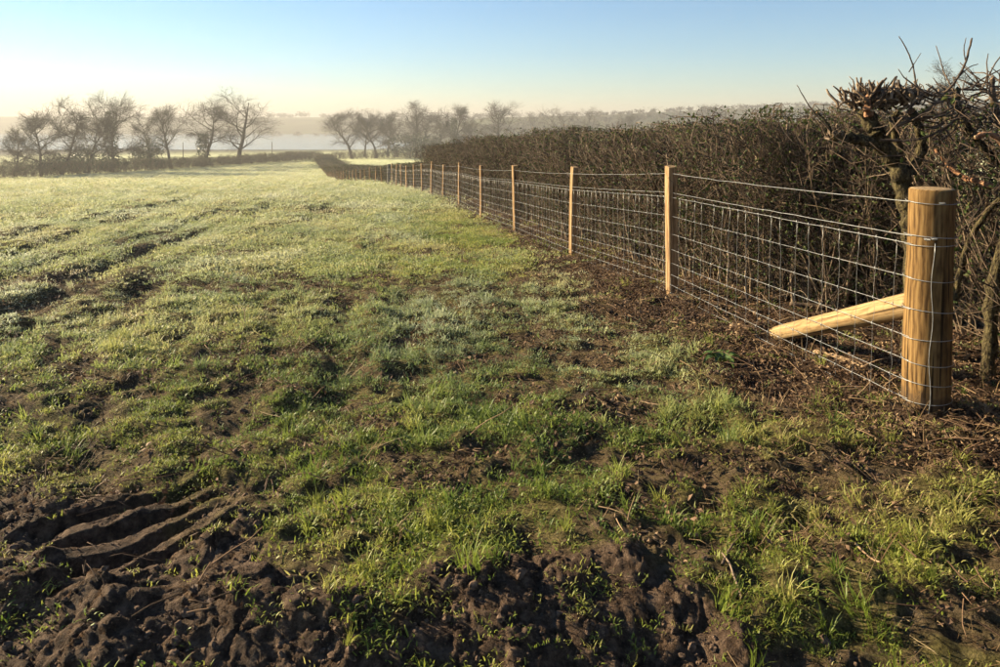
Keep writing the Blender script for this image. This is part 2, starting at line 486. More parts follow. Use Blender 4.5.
M = {}
M['ground'] = ground_material()
M['strainer'] = wood_material('treated_pine', (.080, .038, .008), (.245, .128, .028), (.39, .225, .058))
M['strut'] = wood_material('peeled_pine', (.20, .115, .040), (.34, .215, .082), (.44, .30, .13), knots=False)
M['post'] = wood_material('sawn_pine', (.19, .10, .036), (.34, .20, .08), (.45, .30, .14), knots=False)
M['oldpost'] = simple('weathered_post', (.05, .042, .034), (.12, .1, .08), 14)
M['endgrain'] = simple('end_grain', (.16, .10, .05), (.38, .26, .13), 60, .9)
M['wire'] = simple('galvanised_wire', (.22, .22, .215), (.36, .36, .35), 30, .42, .1, spec=.6)
for n_ in M['wire'].node_tree.nodes:
    if n_.type == 'BSDF_PRINCIPLED': n_.inputs['Metallic'].default_value = .35
M['bark'] = simple('hedge_bark', (.045, .030, .020), (.135, .092, .058), 22, .85)
M['twig'] = simple('hedge_twig', (.060, .040, .026), (.26, .185, .115), 8, .75)
M['darktwig'] = simple('dark_hedge_twig', (.026, .017, .012), (.125, .082, .050), 7, .8)  # darker copy of the twig colour: shaded gaps between lit stems put into colour
M['cut'] = simple('torn_wood', (.20, .125, .07), (.42, .29, .17), 40, .9)
M['tornred'] = simple('torn_heartwood', (.16, .075, .038), (.36, .19, .10), 34, .9, .9, .02)
M['moss'] = simple('mossy_bark', (.022, .016, .011), (.115, .092, .044), 38, .95, 1.0, .05, stretch=(1, 1, .45), spec=.1)
M['treebark'] = simple('tree_bark', (.028, .025, .021), (.066, .056, .045), 3, .9)
M['ivy'] = leafy('ivy_leaves', [(.3, (.014, .026, .010)), (.7, (.045, .065, .022))], .15, .38, .5, typ='OBJECT')
M['bramble'] = leafy('hedge_leaves', [(.3, (.018, .030, .008)), (.5, (.048, .070, .016)), (.62, (.095, .110, .028)), (.72, (.12, .075, .030))], .25, .6, .2, typ='OBJECT')
M['grass'] = leafy('grass_blades', [(0, (.090, .145, .018)), (.3, (.190, .240, .032)), (.55, (.31, .315, .060)), (.78, (.40, .355, .115)), (1, (.39, .29, .13))], .45, .5, .3, frost=True)
M['straw'] = leafy('dead_grass', [(0, (.13, .075, .035)), (.5, (.25, .165, .08)), (1, (.40, .30, .16))], .25, .6, .2)
M['deadleaf'] = leafy('dead_leaves', [(0, (.028, .016, .010)), (.5, (.085, .048, .028)), (.85, (.19, .115, .065)), (1, (.30, .2, .11))], .12, .7, .2)
M['dock'] = leafy('dock_leaf', [(.4, (.045, .085, .016)), (.6, (.12, .18, .040))], .3, .4, .5, typ='OBJECT')

# ------------------------------------------------------------------ the ground, one sheet to the horizon
def build_ground():
    th = np.concatenate([np.linspace(-180, -56, 40)[:-1], np.linspace(-56, 56, 560), np.linspace(56, 180, 40)[1:]])
    th = np.radians(th[:-1])
    rr = [0.0, .3, .6, .9, 1.15, 1.3, 1.4]
    while rr[-1] < 3200:
        r = rr[-1]
        k = .0036 if r < 3.3 else .0052 if r < 8 else .0085 if r < 120 else .012 if r < 300 else .03
        rr.append(r * (1 + k))
    rr = np.array(rr[1:])
    nt_, nr = len(th), len(rr)
    X = rr[:, None] * np.sin(th)[None, :]; Y = rr[:, None] * np.cos(th)[None, :]
    Z = height(X, Y)
    V = np.stack([X, Y, Z], -1).reshape(-1, 3)
    V = np.concatenate([V, [[0, 0, float(hbase(0., 0.)) - .3]]])
    i = np.arange(nr - 1)[:, None] * nt_; j = np.arange(nt_)[None, :]; j2 = (j + 1) % nt_
    Q = np.stack([i + j, i + nt_ + j, i + nt_ + j2, i + j2], -1).reshape(-1, 4)[:, ::-1]
    c = nr * nt_
    T = np.stack([np.full(nt_, c), np.arange(nt_), (np.arange(nt_) + 1) % nt_], -1)[:, ::-1]
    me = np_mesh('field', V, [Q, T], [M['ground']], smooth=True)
    x, y = V[:, 0], V[:, 1]; r = np.hypot(x, y)
    mud = mud_mask(x, y) * ss(8, 6, r)
    ru, _ = rut_amount(x, y)
    vals = {'mud': mud, 'litter': litter_mask(x, y) * ss(120, 60, r) * (1 - mud), 'bare': np.clip(bare_mask(x, y) + ss(.03, .09, ru), 0, 1) * ss(120, 50, r),
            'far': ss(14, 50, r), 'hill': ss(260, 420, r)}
    for k, v in vals.items():
        a = me.attributes.new(k, 'FLOAT', 'POINT'); a.data.foreach_set('value', np.asarray(v, np.float32))
    o = link('field', me); tag(o, kind='structure')
    return o
build_ground()

# lake in the valley
m, nt, out = mat('lake_water')
p = N(nt, 'ShaderNodeBsdfPrincipled'); p.inputs['Base Color'].default_value = (.05, .07, .08, 1); p.inputs['Roughness'].default_value = .14; p.inputs['IOR'].default_value = 1.33
tc = N(nt, 'ShaderNodeTexCoord'); nt.links.new(bump(nt, noise(nt, tc.outputs['Object'], .8, 4), .25, .3), p.inputs['Normal'])
nt.links.new(p.outputs[0], out.inputs[0])
lx = np.linspace(-1100, 60, 40); ly = np.linspace(400, 830, 20)
gx, gy = np.meshgrid(lx, ly)
ii = (np.arange(19)[:, None] * 40 + np.arange(39)[None, :]).ravel()
lk = link('lake', np_mesh('lake', np.stack([gx.ravel(), gy.ravel(), np.full(gx.size, -16.0)], -1), [np.stack([ii, ii + 1, ii + 41, ii + 40], -1)], [m]))
tag(lk, kind='structure')

# ------------------------------------------------------------------ stock fence
NET_H = [.02, .095, .19, .30, .425, .57, .735, .91]
fence = empty('stock_fence', (2.235, 3.72, gz(2.235, 3.72)), 'new wire stock netting fence on wooden posts running down beside the hedge', 'fence')
FO = Vector(fence.location)

def post_mesh(seed, w=.08, h=1.2, below=.25):
    r_ = random.Random(seed); rows = []
    n = 9; ch = .007
    prof = [(-1, -1, 1, 0), (1, -1, -1, 0), (1, -1, 0, 1), (1, 1, 0, -1), (1, 1, -1, 0), (-1, 1, 1, 0), (-1, 1, 0, -1), (-1, -1, 0, 1)]
    V = []
    bx, by = r_.uniform(-.012, .012), r_.uniform(-.012, .012)
    for i in range(n):
        t = i / (n - 1); z = -below + (h + below) * t
        ox = bx * math.sin(t * 3) + r_.uniform(-.0012, .0012); oy = by * math.sin(t * 3) + r_.uniform(-.0012, .0012)
        for sx, sy, cx, cy in prof:
            x = sx * w / 2 + cx * ch; y = sy * w / 2 + cy * ch
            V.append((x + ox, y + oy, z + (x * .12 if i == n - 1 else 0)))
    for sx, sy, cx, cy in prof:
        V.append((sx * (w / 2 - .008) + cx * ch + ox, sy * (w / 2 - .008) + cy * ch + oy, h + .004 + sx * w / 2 * .12))
    Q = []
    for i in range(n):
        for k in range(8): Q.append((i * 8 + k, i * 8 + (k + 1) % 8, i * 8 + 8 + (k + 1) % 8, i * 8 + 8 + k))
    b = n * 8; T = [(b, b + k, b + k + 1) for k in range(1, 7)]
    return np_mesh('fence_post', V, [np.array(Q), np.array(T)], [M['post'], M['endgrain']], mat_idx=[0] * len(Q) + [1] * len(T))

def round_mesh(name, prof, mats, seg=32, seed=1, wob=.003, topmat=True):
    """lathe with slight irregularity; prof = (radius, z)"""
    r_ = np.random.default_rng(seed); V = []
    ph = r_.uniform(0, 6.3, 4)
    for i, (r, z) in enumerate(prof):
        for k in range(seg):
            a = k / seg * 2 * math.pi
            rr = r + wob * (math.sin(2 * a + ph[0] + z) + .5 * math.sin(5 * a + ph[1] + 3 * z)) * min(1, r / .05)
            V.append((rr * math.cos(a), rr * math.sin(a), z))
    n = len(prof); Q = []; mi = []
    for i in range(n - 1):
        for k in range(seg):
            Q.append((i * seg + k, i * seg + (k + 1) % seg, (i + 1) * seg + (k + 1) % seg, (i + 1) * seg + k)); mi.append(1 if topmat and i >= n - 3 else 0)
    T = []
    for base, flip in ((0, True), ((n - 1) * seg, False)):
        for k in range(1, seg - 1):
            t = (base, base + k, base + k + 1); T.append(t[::-1] if flip else t); mi.append(1)
    return np_mesh(name, V, [np.array(Q), np.array(T)], mats, smooth=True, mat_idx=mi)

RS = .112
zs = [-.3] + list(np.linspace(0, 1.15, 22)) 
prof = [(RS + .004, z) for z in zs[:3]] + [(RS + .003 * math.sin(z * 5), z) for z in zs[3:]] + [(RS - .001, 1.186), (RS - .007, 1.194), (RS - .03, 1.197), (.03, 1.198)]
strainer = link('strainer_post', round_mesh('strainer_post', prof, [M['strainer'], M['endgrain']], 40, 4), fence)
strainer['label'] = 'thick round strainer post at the near end'
strainer.rotation_euler = (0, 0, .7)
sz0 = FO.z

# posts along the fence, found from their places in the photo
post_y = [6.7, 9.7, 13.1, 16.6, 19.9, 23.4, 26.8, 29.6, 32.2, 34.8, 37.2, 39.6, 41.9]
s_of_y = lambda y: float(np.interp(y, FENCE[:, 1], FCUM))
stations = [(0.0, 'strainer')] + [(s_of_y(y), 'post') for y in post_y] + [(FCUM[2], 'old')]
s = FCUM[2] + 2.9
while s < FCUM[-1]:
    stations.append((s, 'post')); s += 3.0 + rnd.uniform(-.2, .2)
pm = [post_mesh(s_) for s_ in range(5)]
old_me = round_mesh('strainer_post', [(.1, -.3), (.1, 0), (.098, .6), (.1, 1.2), (.09, 1.24), (.05, 1.25)], [M['oldpost'], M['oldpost']], 14, 9)
nodes_ = []                                  # wire attachment points (x, y, ground z)
for i, (s, kind) in enumerate(stations):
    xy = fence_xy(s); d = fence_dir(s); left = np.array([-d[1], d[0]])
    if kind == 'strainer':
        a = xy + left * RS; nodes_.append((a[0], a[1], sz0)); continue
    g = gz(xy[0], xy[1]); 
    if s > 45: g = float(hbase(*xy))
    ang = math.atan2(d[1], d[0]) + (0 if i < 2 else R(min(22, 8 * (i - 1)))) + R(rnd.uniform(-4, 4))
    o = link('fence_post' if kind == 'post' else 'strainer_post', pm[i % 5] if kind == 'post' else old_me, fence, Vector((xy[0], xy[1], g)) - FO)
    if kind == 'old': o['label'] = 'dark weathered strainer post further down the line'
    o.rotation_euler = (R(rnd.uniform(-2, 2)), R(rnd.uniform(-2, 2)), ang)
    o.scale = (rnd.uniform(.88, 1.15),) * 2 + (rnd.uniform(.965, 1.03),)
    a = xy + left * (.044 if kind == 'post' else .105)
    nodes_.append((a[0], a[1], g))
    if s < 30 and kind == 'post':            # staples
        for h in NET_H[1::2] + [.95, 1.13]:
            t = Tubes(); q = Vector((a[0] + left[0] * .004, a[1] + left[1] * .004, g + h)) - FO
            t.add([q + Vector((0, 0, .014)), q + Vector((left[0] * .006, left[1] * .006, .008)), q + Vector((left[0] * .006, left[1] * .006, -.008)), q - Vector((0, 0, .014))], [.0022] * 4, 4)
            st = link('staple', t.mesh('staple', [M['wire']]), o)
            st.matrix_parent_inverse = o.matrix_basis.inverted()
NP = np.array(nodes_); NS = np.array([s for s, _ in stations])
def wire_pt(s):
    return np.array([np.interp(s, NS, NP[:, 0]), np.interp(s, NS, NP[:, 1]), np.interp(s, NS, NP[:, 2])])
def strand(h, rad, jit, sag=0.0):
    pts = []; s = 0
    while s < NS[-1]:
        p = wire_pt(s)
        k = np.searchsorted(NS, s, 'right') - 1
        t = (s - NS[k]) / (NS[min(k + 1, len(NS) - 1)] - NS[k] + 1e-6)
        near = 1 if s < 30 else .3
        pts.append((p[0] - FO.x + rnd.gauss(0, jit * near), p[1] - FO.y, p[2] + h - FO.z - sag * 4 * t * (1 - t) + rnd.gauss(0, jit * near)))
        s += .15 if s < 12 else .3 if s < 45 else 1.5
    p = wire_pt(NS[-1]); pts.append((p[0] - FO.x, p[1] - FO.y, p[2] + h - FO.z))
    t = Tubes(); t.add(pts, [rad] * len(pts), 4)
    return t.mesh('line_wire', [M['wire']])
for h in NET_H:
    link('line_wire', strand(h, .0014 if h < .9 else .0018, .0013), fence)
link('plain_wire', strand(.952, .0019, .0012, .004), fence)
link('plain_wire', strand(1.13, .0020, .0015, .012), fence)
# upright stay wires with their knots
stay_me = []
for v in range(6):
    t = Tubes(); r_ = random.Random(v + 40); pts = []
    for h in NET_H:
        pts.append((r_.gauss(0, .003), r_.gauss(0, .0015), h))
    full = []
    for a, b in zip(pts[:-1], pts[1:]):
        full += [a, ((a[0] + b[0]) / 2 + r_.gauss(0, .0035), (a[1] + b[1]) / 2 + r_.gauss(0, .002), (a[2] + b[2]) / 2)]
    full.append(pts[-1])
    t.add(full, [.0011] * len(full), 4)
    for q in pts:
        t.add([(q[0], q[1] + .004, q[2] - .009), (q[0] + .003, q[1] + .005, q[2]), (q[0], q[1] + .004, q[2] + .009)], [.0026] * 3, 4)
    stay_me.append(t.mesh('stay_wire', [M['wire']]))
s = .13; n_stay = 0
while s < FCUM[2] - .05 and n_stay < 296:
    p = wire_pt(s); d = fence_dir(s)
    o = link('stay_wire', stay_me[rnd.randrange(6)], fence, Vector(p) - FO)
    o.rotation_euler = (R(rnd.gauss(0, .6)), R(rnd.gauss(0, 1.2)), math.atan2(d[1], d[0]))
    s += .15; n_stay += 1
# wraps of wire round the strainer and the tail tied down its face
for i, h in enumerate(NET_H + [.952, 1.13]):
    t = Tubes(); pts = []
    for k in range(33):
        a = k / 32 * 2 * math.pi; rr = RS + .0085 + .0015 * math.sin(3 * a + i)
        pts.append((rr * math.cos(a), rr * math.sin(a), h + .006 * math.sin(a + i * 2.1)))
    t.add(pts, [.0019] * 33, 4)
    link('wire_wrap', t.mesh('wire_wrap', [M['wire']]), fence)
t = Tubes(); a = math.atan2(-3.77, -2.25) + .12
pts = [((RS + .011) * math.cos(a + .05 * math.sin(k * .9)), (RS + .011) * math.sin(a + .05 * math.sin(k * .9)), .05 + k * .055) for k in range(17)]
t.add(pts, [.0019] * 17, 4)
link('wire_tail', t.mesh('wire_tail', [M['wire']]), fence)
for h, a2 in ((1.13, .15), (.95, -.1), (.945, -.35)):     # twisted ends
    t = Tubes(); pts = []
    for k in range(25):
        b = a + a2 + k * .009; rr = RS + .012 + .004 * math.cos(k * 1.6)
        pts.append((rr * math.cos(b), rr * math.sin(b), h + .006 * math.sin(k * 1.6)))
    t.add(pts, [.0018] * 25, 4)
    link('wire_knot', t.mesh('wire_knot', [M['wire']]), fence)
# the strut
up = FO + Vector((-.02, .08, .57)); lo = ground_hit(772, 333); lo.z = gz(lo.x, lo.y) - .05
ax = (up - lo); L = ax.length
prof = [(.034, -.02), (.045, -.005), (.054, .05), (.060, .16)] + [(.060 + .006 * k / 8, .25 + (L - .27) * k / 8) for k in range(9)] + [(.064, L), (.02, L + .002)]
st = link('strut', round_mesh('strut', prof, [M['strut'], M['strut']], 24, 12, .003, False), fence, lo - FO)
st.rotation_euler = ax.to_track_quat('Z', 'Y').to_euler()
st['label'] = 'pale peeled pole bracing the strainer post'

# ------------------------------------------------------------------ hedge shrubs
def rot_about(v, ang, r_):
    q = Vector((r_.gauss(0, 1), r_.gauss(0, 1), r_.gauss(0, 1))).cross(v)
    if q.length < 1e-5: q = Vector((1, 0, 0))
    return Matrix.Rotation(ang, 3, q.normalized()) @ v
def walk(p, d, L, n, wob, trop, r_, zmax=None):
    pts = [tuple(p)]; d = d.normalized(); p = Vector(p); dirs = [d.copy()]
    for _ in range(n):
        d = (d + Vector((r_.gauss(0, wob), r_.gauss(0, wob), r_.gauss(0, wob) + trop))).normalized()
        p = p + d * (L / n)
        if zmax is not None and p.z > zmax: p.z = zmax + r_.uniform(-.01, .01)
        pts.append(tuple(p)); dirs.append(d.copy())
    return pts, dirs
def leaf_cards(P, size, r_, flat=.3):
    """folded pointed leaves at points P"""
    n = len(P); g = np.random.default_rng(r_.randrange(1 << 30))
    L = size * g.uniform(.6, 1.3, n); W = L * g.uniform(.28, .42, n)
    d = g.normal(size=(n, 3)); d[:, 2] -= .2; d /= np.linalg.norm(d, axis=1, keepdims=True)
    s_ = np.cross(d, g.normal(size=(n, 3))); s_ /= np.linalg.norm(s_, axis=1, keepdims=True)
    up_ = np.cross(s_, d)
    P = np.asarray(P)
    b = P; m_ = P + d * (L * .5)[:, None] - up_ * (L * .10)[:, None]; e = P + d * L[:, None] - up_ * (L * .05)[:, None]
    l = P + d * (L * .45)[:, None] + s_ * W[:, None] + up_ * (L * .06)[:, None]; r = P + d * (L * .45)[:, None] - s_ * W[:, None] + up_ * (L * .06)[:, None]
    V = np.stack([b, l, e, r, m_], 1).reshape(-1, 3)
    i = np.arange(n)[:, None] * 5
    T = np.concatenate([i + [0, 4, 1], i + [1, 4, 2], i + [0, 3, 4], i + [3, 2, 4]])
    return V, T
def shrub_meshes(seed, H=1.65, stems=9, leaves=420, depth=.5, width=.45, leafsize=.032):
    r_ = random.Random(seed); t = Tubes(); t2 = Tubes(); lp = []
    for _ in range(stems):
        p = Vector((r_.uniform(-width, width), r_.uniform(-depth * .7, depth * .7), -.08))
        d = Vector((r_.gauss(0, .16), r_.gauss(0, .20), 1))
        h = H * r_.uniform(.80, 1.03)
        n = 9; r0 = r_.choice([.005, .007, .009, .012, .018])
        pts, dirs = walk(p, d, h + .08, n, .14, .06, r_, H * r_.uniform(.94, 1.05))
        t.add(pts, [r0 * (1 - .5 * k / n) for k in range(n + 1)], 5)
        for k in range(1, n + 1):
            for _b in range(r_.choice([1, 2, 2, 3])):
                bd = rot_about(dirs[k], r_.uniform(.3, 1.1), r_)
                bd.y *= 1.25
                bl = r_.uniform(.18, .55)
                bp, bdirs = walk(pts[k], bd, bl, 4, .18, .14, r_, H * r_.uniform(.96, 1.03))
                br = r_.uniform(.0026, .0055)
                (t if r_.random() < .35 else t2).add(bp, [br * (1 - .5 * q / 4) for q in range(5)], 4)
                for q in range(1, 5):
                    for _c in range(r_.choice([1, 1, 2])):
                        td = rot_about(bdirs[q], r_.uniform(.5, 1.2), r_)
                        tp, _d = walk(bp[q], td, r_.uniform(.07, .24), 2, .2, .05, r_, H * r_.uniform(.95, 1.015))
                        t2.add(tp, [.0026, .0021, .0013], 3)
                        lp.append(tp[-1]); lp.append(tp[1])
    for _ in range(3):                       # long straggling shoots
        p = Vector((r_.uniform(-width, width), r_.choice([-1, 1]) * depth * .8, r_.uniform(0, .9)))
        sp_, _d = walk(p, Vector((r_.gauss(0, .7), r_.gauss(0, .4), r_.uniform(-.3, 1))), r_.uniform(.5, 1.0), 7, .16, -.06, r_, H)
        t.add(sp_, [.0035 - .0003 * k for k in range(8)], 3)
    V, Q, T = t.arrays(); V2, Q2, T2 = t2.arrays()
    o_ = len(V); nq = len(Q); nt2 = len(T)
    wood = np_mesh('shrub', np.concatenate([V, V2]), [Q, Q2 + o_, T, T2 + o_], [M['twig'], M['cut'], M['darktwig']], True,
                   mat_idx=np.concatenate([np.zeros(nq), np.full(len(Q2), 2), np.ones(nt2), np.full(len(T2), 2)]))
    r_.shuffle(lp); lp = lp[:leaves]
    g = np.random.default_rng(seed)
    P = np.array(lp) + g.normal(0, .02, (len(lp), 3))
    P[:, 2] = np.clip(P[:, 2], .02, H + .02)
    V, T = leaf_cards(P, leafsize, r_)
    return wood, np_mesh('foliage', V, [T], [M['bramble']])
near_shrubs = [shrub_meshes(100 + k, stems=11 + k % 3, leaves=[1100, 560, 1500, 420, 1250, 700, 340, 950][k]) for k in range(8)]
low_shrubs = [shrub_meshes(200 + k, H=1.3, stems=8, leaves=500, leafsize=.05) for k in range(3)]

def hedge_copy(parent, meshes, loc, rz, sc):
    o = link('shrub', meshes[0], parent, Vector(loc) - Vector(parent.location)); o.rotation_euler = (0, 0, rz); o.scale = sc
    link('foliage', meshes[1], o)
hedge = empty('clipped_hedge', (*fence_xy(3.0), gz(*fence_xy(3.0))), 'tall brown flail-cut hawthorn and bramble hedge behind the wire fence', 'hedge')
def hedge_run(parent, s0, s1, step, off, shrubs, hsc, wsc=1.0, rows=(-.28, .3)):
    s = s0
    while s < s1:
        for rw in rows:
            q = s + rnd.uniform(-.5, .5) * step
            if (rw < -.3 and -.8 < q < 2.2) or (rw < 0 and .0 < q < 1.7): continue      # the old hawthorn stands here
            xy = fence_xy(q); d = fence_dir(q); rt = np.array([d[1], -d[0]])
            p = xy + rt * (off + rw + rnd.uniform(-.1, .1))
            g = float(hbase(*p))
            hedge_copy(parent, rnd.choice(shrubs), (p[0], p[1], g), math.atan2(d[1], d[0]) + (math.pi if rnd.random() < .5 else 0) + rnd.gauss(0, .25),
                       (wsc * rnd.uniform(.9, 1.15), wsc * rnd.uniform(.9, 1.1), hsc(q) * rnd.uniform(.95, 1.04)))
        s += step
hedge_run(hedge, -4.2, 9.5, .27, 1.3, near_shrubs, lambda q: float(np.interp(q, [-4, 0, 2, 4, 9], [1.0, 1.0, .99, 1.0, 1.06])), rows=(-.38, -.05, .28))
hedge_run(hedge, 9.5, 29, .38, 1.3, near_shrubs, lambda q: 1.11 + .05 * math.sin(q * .8), rows=(-.36, -.02))
low = empty('low_hedge', (*fence_xy(60), float(hbase(*fence_xy(60)))), 'low clipped hedge following the far stretch of fence downhill', 'hedge')
hedge_run(low, 29, 70, .8, 1.3, low_shrubs, lambda q: .95, 1.2, rows=(-.4, .3))
hedge_run(low, 70, FCUM[-1] - 1, 1.6, 1.6, low_shrubs, lambda q: 1.35, 2.2, rows=(-.4, .6))

# ------------------------------------------------------------------ torn hawthorn stump trees in the hedge
def chain(pts, n=4):
    """smooth a control polyline"""
    P = np.array([tuple(p) for p in pts], float); out = []
    m = len(P)
    for i in range(m - 1):
        p0, p1, p2, p3 = P[max(0, i - 1)], P[i], P[i + 1], P[min(m - 1, i + 2)]
        for k in range(n):
            t = k / n
            out.append(.5 * ((2 * p1) + (-p0 + p2) * t + (2 * p0 - 5 * p1 + 4 * p2 - p3) * t * t + (-p0 + 3 * p1 - 3 * p2 + p3) * t ** 3))
    out.append(P[-1]); return out
def limb(t, ctrl, r0, r1, sides=9, rough=.16, r_=rnd):
    c = [p + np.array([r_.gauss(0, r0 * .12) for _ in range(3)]) for p in chain(ctrl, 6)]; n = len(c)
    t.add([tuple(p) for p in c], [(r0 + (r1 - r0) * k / (n - 1)) * (1 + r_.uniform(-rough, rough)) for k in range(n)], sides)
    return c
D0 = 4.72
tree_base = at(915, 300, D0); tree_base.z = float(hbase(tree_base.x, tree_base.y))
haw = empty('cut_hawthorn', tree_base, 'gnarled hawthorn with torn splintered top rising from the hedge behind the thick post', 'tree')
def loc(px, py, D): return at(px, py, D) - tree_base
t = Tubes(); limb(t, [Vector((0, 0, -.1)), loc(916, 250, D0), loc(908, 205, D0), loc(899, 172, D0), loc(884, 146, D0), loc(874, 128, D0), loc(866, 112, D0)], .078, .046, 11)
link('trunk', t.mesh('trunk', [M['moss']]), haw)
for ctrl, r0, r1 in [
    ([loc(890, 152, D0), loc(872, 143, D0 - .02), loc(852, 138, D0 - .04), loc(833, 138, D0 - .06)], .040, .034),
    ([loc(906, 190, D0 + .05), loc(899, 150, D0 + .12), loc(893, 125, D0 + .1), loc(897, 112, D0 + .1)], .03, .022),
    ([loc(910, 175, D0), loc(921, 150, D0), loc(919, 128, D0 - .02), loc(912, 110, D0 - .04)], .034, .03),
    ([loc(834, 139, D0 - .06), loc(829, 126, D0 - .08), loc(817, 112, D0 - .1)], .012, .006),
]:
    t = Tubes(); limb(t, ctrl, r0, r1, 8); link('limb', t.mesh('limb', [M['moss'], M['tornred']], cut=True), haw)
# torn heads: bundles of splinters and broken twigs fanning out
def torn_head(cpx, cpy, D, n, spread, ln, seed, wide=.06):
    r_ = random.Random(seed); t = Tubes(); t2 = Tubes(); c = loc(cpx, cpy, D)
    for k in range(n):
        b = c + Vector((r_.gauss(0, wide), r_.gauss(0, wide), r_.gauss(0, .025)))
        d = Vector((r_.gauss(-.12, spread), r_.gauss(-.1, spread), r_.uniform(.35, 1.0))).normalized() + (b - c) * 5
        p, _ = walk(b, d, ln * r_.uniform(.3, 1.1), 4, .24, .02, r_)
        rr = r_.choice([.004, .005, .007, .010])
        (t if r_.random() < .6 else t2).add(p, [rr, rr * 1.05, rr * .95, rr * .85, rr * .6], 5)
    a = link('splinters', t.mesh('splinters', [M['twig'], M['cut']], cut=True), haw); a['kind'] = 'stuff'
    a = link('broken_twigs', t2.mesh('broken_twigs', [M['bark'], M['cut']], cut=True), haw); a['kind'] = 'stuff'
torn_head(866, 104, D0, 150, .5, .15, 1)
torn_head(886, 100, D0, 110, .5, .12, 5)
torn_head(906, 100, D0 - .02, 130, .5, .12, 2)
torn_head(835, 137, D0 - .06, 30, .5, .06, 3, .02)
t = Tubes(); limb(t, [loc(869, 114, D0 - .05), loc(867, 104, D0 - .075), loc(868, 96, D0 - .07)], .03, .012, 7, .25); link('torn_stub', t.mesh('torn_stub', [M['tornred']]), haw)
# long whippy twigs against the sky
for ctrl, r0 in [
    ([loc(916, 84, D0), loc(913, 66, D0), loc(907, 50, D0), loc(899, 36, D0)], .006),
    ([loc(909, 72, D0), loc(914, 64, D0), loc(921, 53, D0)], .004),
    ([loc(893, 128, D0 - .1), loc(925, 112, D0 - .15), loc(950, 88, D0 - .15), loc(964, 66, D0 - .15), loc(972, 38, D0 - .15)], .012),
    ([loc(955, 80, D0 - .15), loc(968, 68, D0 - .15), loc(978, 64, D0 - .15)], .005),
    ([loc(966, 62, D0 - .15), loc(964, 50, D0 - .15), loc(966, 38, D0 - .15)], .004),
    ([loc(887, 135, D0 - .1), loc(902, 118, D0 - .2), loc(917, 100, D0 - .2), loc(930, 92, D0 - .2)], .008),
    ([loc(830, 130, D0 - .1), loc(812, 110, D0 - .1), loc(797, 85, D0 - .1)], .006),
    ([loc(880, 140, D0 - .15), loc(915, 140, D0 - .2), loc(945, 128, D0 - .2), loc(960, 112, D0 - .2)], .010),
    ([loc(890, 118, D0 - .1), loc(930, 118, D0 - .1), loc(965, 100, D0 - .1)], .008),
]:
    t = Tubes(); limb(t, ctrl, r0, r0 * .45, 5); link('shoot', t.mesh('shoot', [M['bark'], M['cut']], cut=True), haw)

D1 = 4.3
tb2 = at(985, 350, D1); tb2.z = float(hbase(tb2.x, tb2.y))
haw2 = empty('mossy_hedge_tree', tb2, 'mossy leaning hedge tree with broken limbs at the right of the thick post', 'tree')
def loc(px, py, D): return at(px, py, D) - tb2
for nm, ctrl, r0, r1, mt in [
    ('trunk', [Vector((.02, 0, -.1)), loc(990, 320, D1), loc(996, 270, D1), loc(1012, 220, D1), loc(1018, 160, D1), loc(1010, 110, D1)], .040, .032, 'moss'),
    ('limb', [loc(955, 300, D1 + .3), loc(966, 250, D1 + .2), loc(985, 215, D1 + .1), loc(1010, 190, D1)], .020, .014, 'moss'),
    ('limb', [loc(1008, 170, D1 + .4), loc(985, 150, D1 + .4), loc(966, 124, D1 + .4), loc(958, 104, D1 + .4), loc(957, 88, D1 + .4)], .026, .02, 'moss'),
    ('limb', [loc(1015, 150, D1 + .2), loc(1000, 120, D1 + .2), loc(993, 95, D1 + .2), loc(992, 78, D1 + .2)], .024, .016, 'bark'),
    ('limb', [loc(1020, 165, D1), loc(995, 136, D1), loc(975, 137, D1)], .022, .014, 'tornred'),
    ('limb', [loc(1010, 190, D1 + .1), loc(960, 175, D1 + .5), loc(935, 148, D1 + .6)], .022, .012, 'tornred'),
]:
    t = Tubes(); limb(t, ctrl, r0, r1, 8); link(nm, t.mesh(nm, [M[mt], M['cut']], cut=True), haw2)
r_ = random.Random(8); t = Tubes()
for k in range(90):
    b = loc(r_.uniform(930, 1040), r_.uniform(84, 130), D1 + r_.uniform(.1, .7))
    p, _ = walk(b, Vector((r_.gauss(-.5, .8), r_.gauss(0, .5), r_.gauss(.3, .6))), r_.uniform(.15, .5), 4, .2, .03, r_)
    t.add(p, [.007, .006, .005, .004, .003], 4)
a = link('broken_twigs', t.mesh('broken_twigs', [M['bark'], M['cut']], cut=True), haw2); a['kind'] = 'stuff'

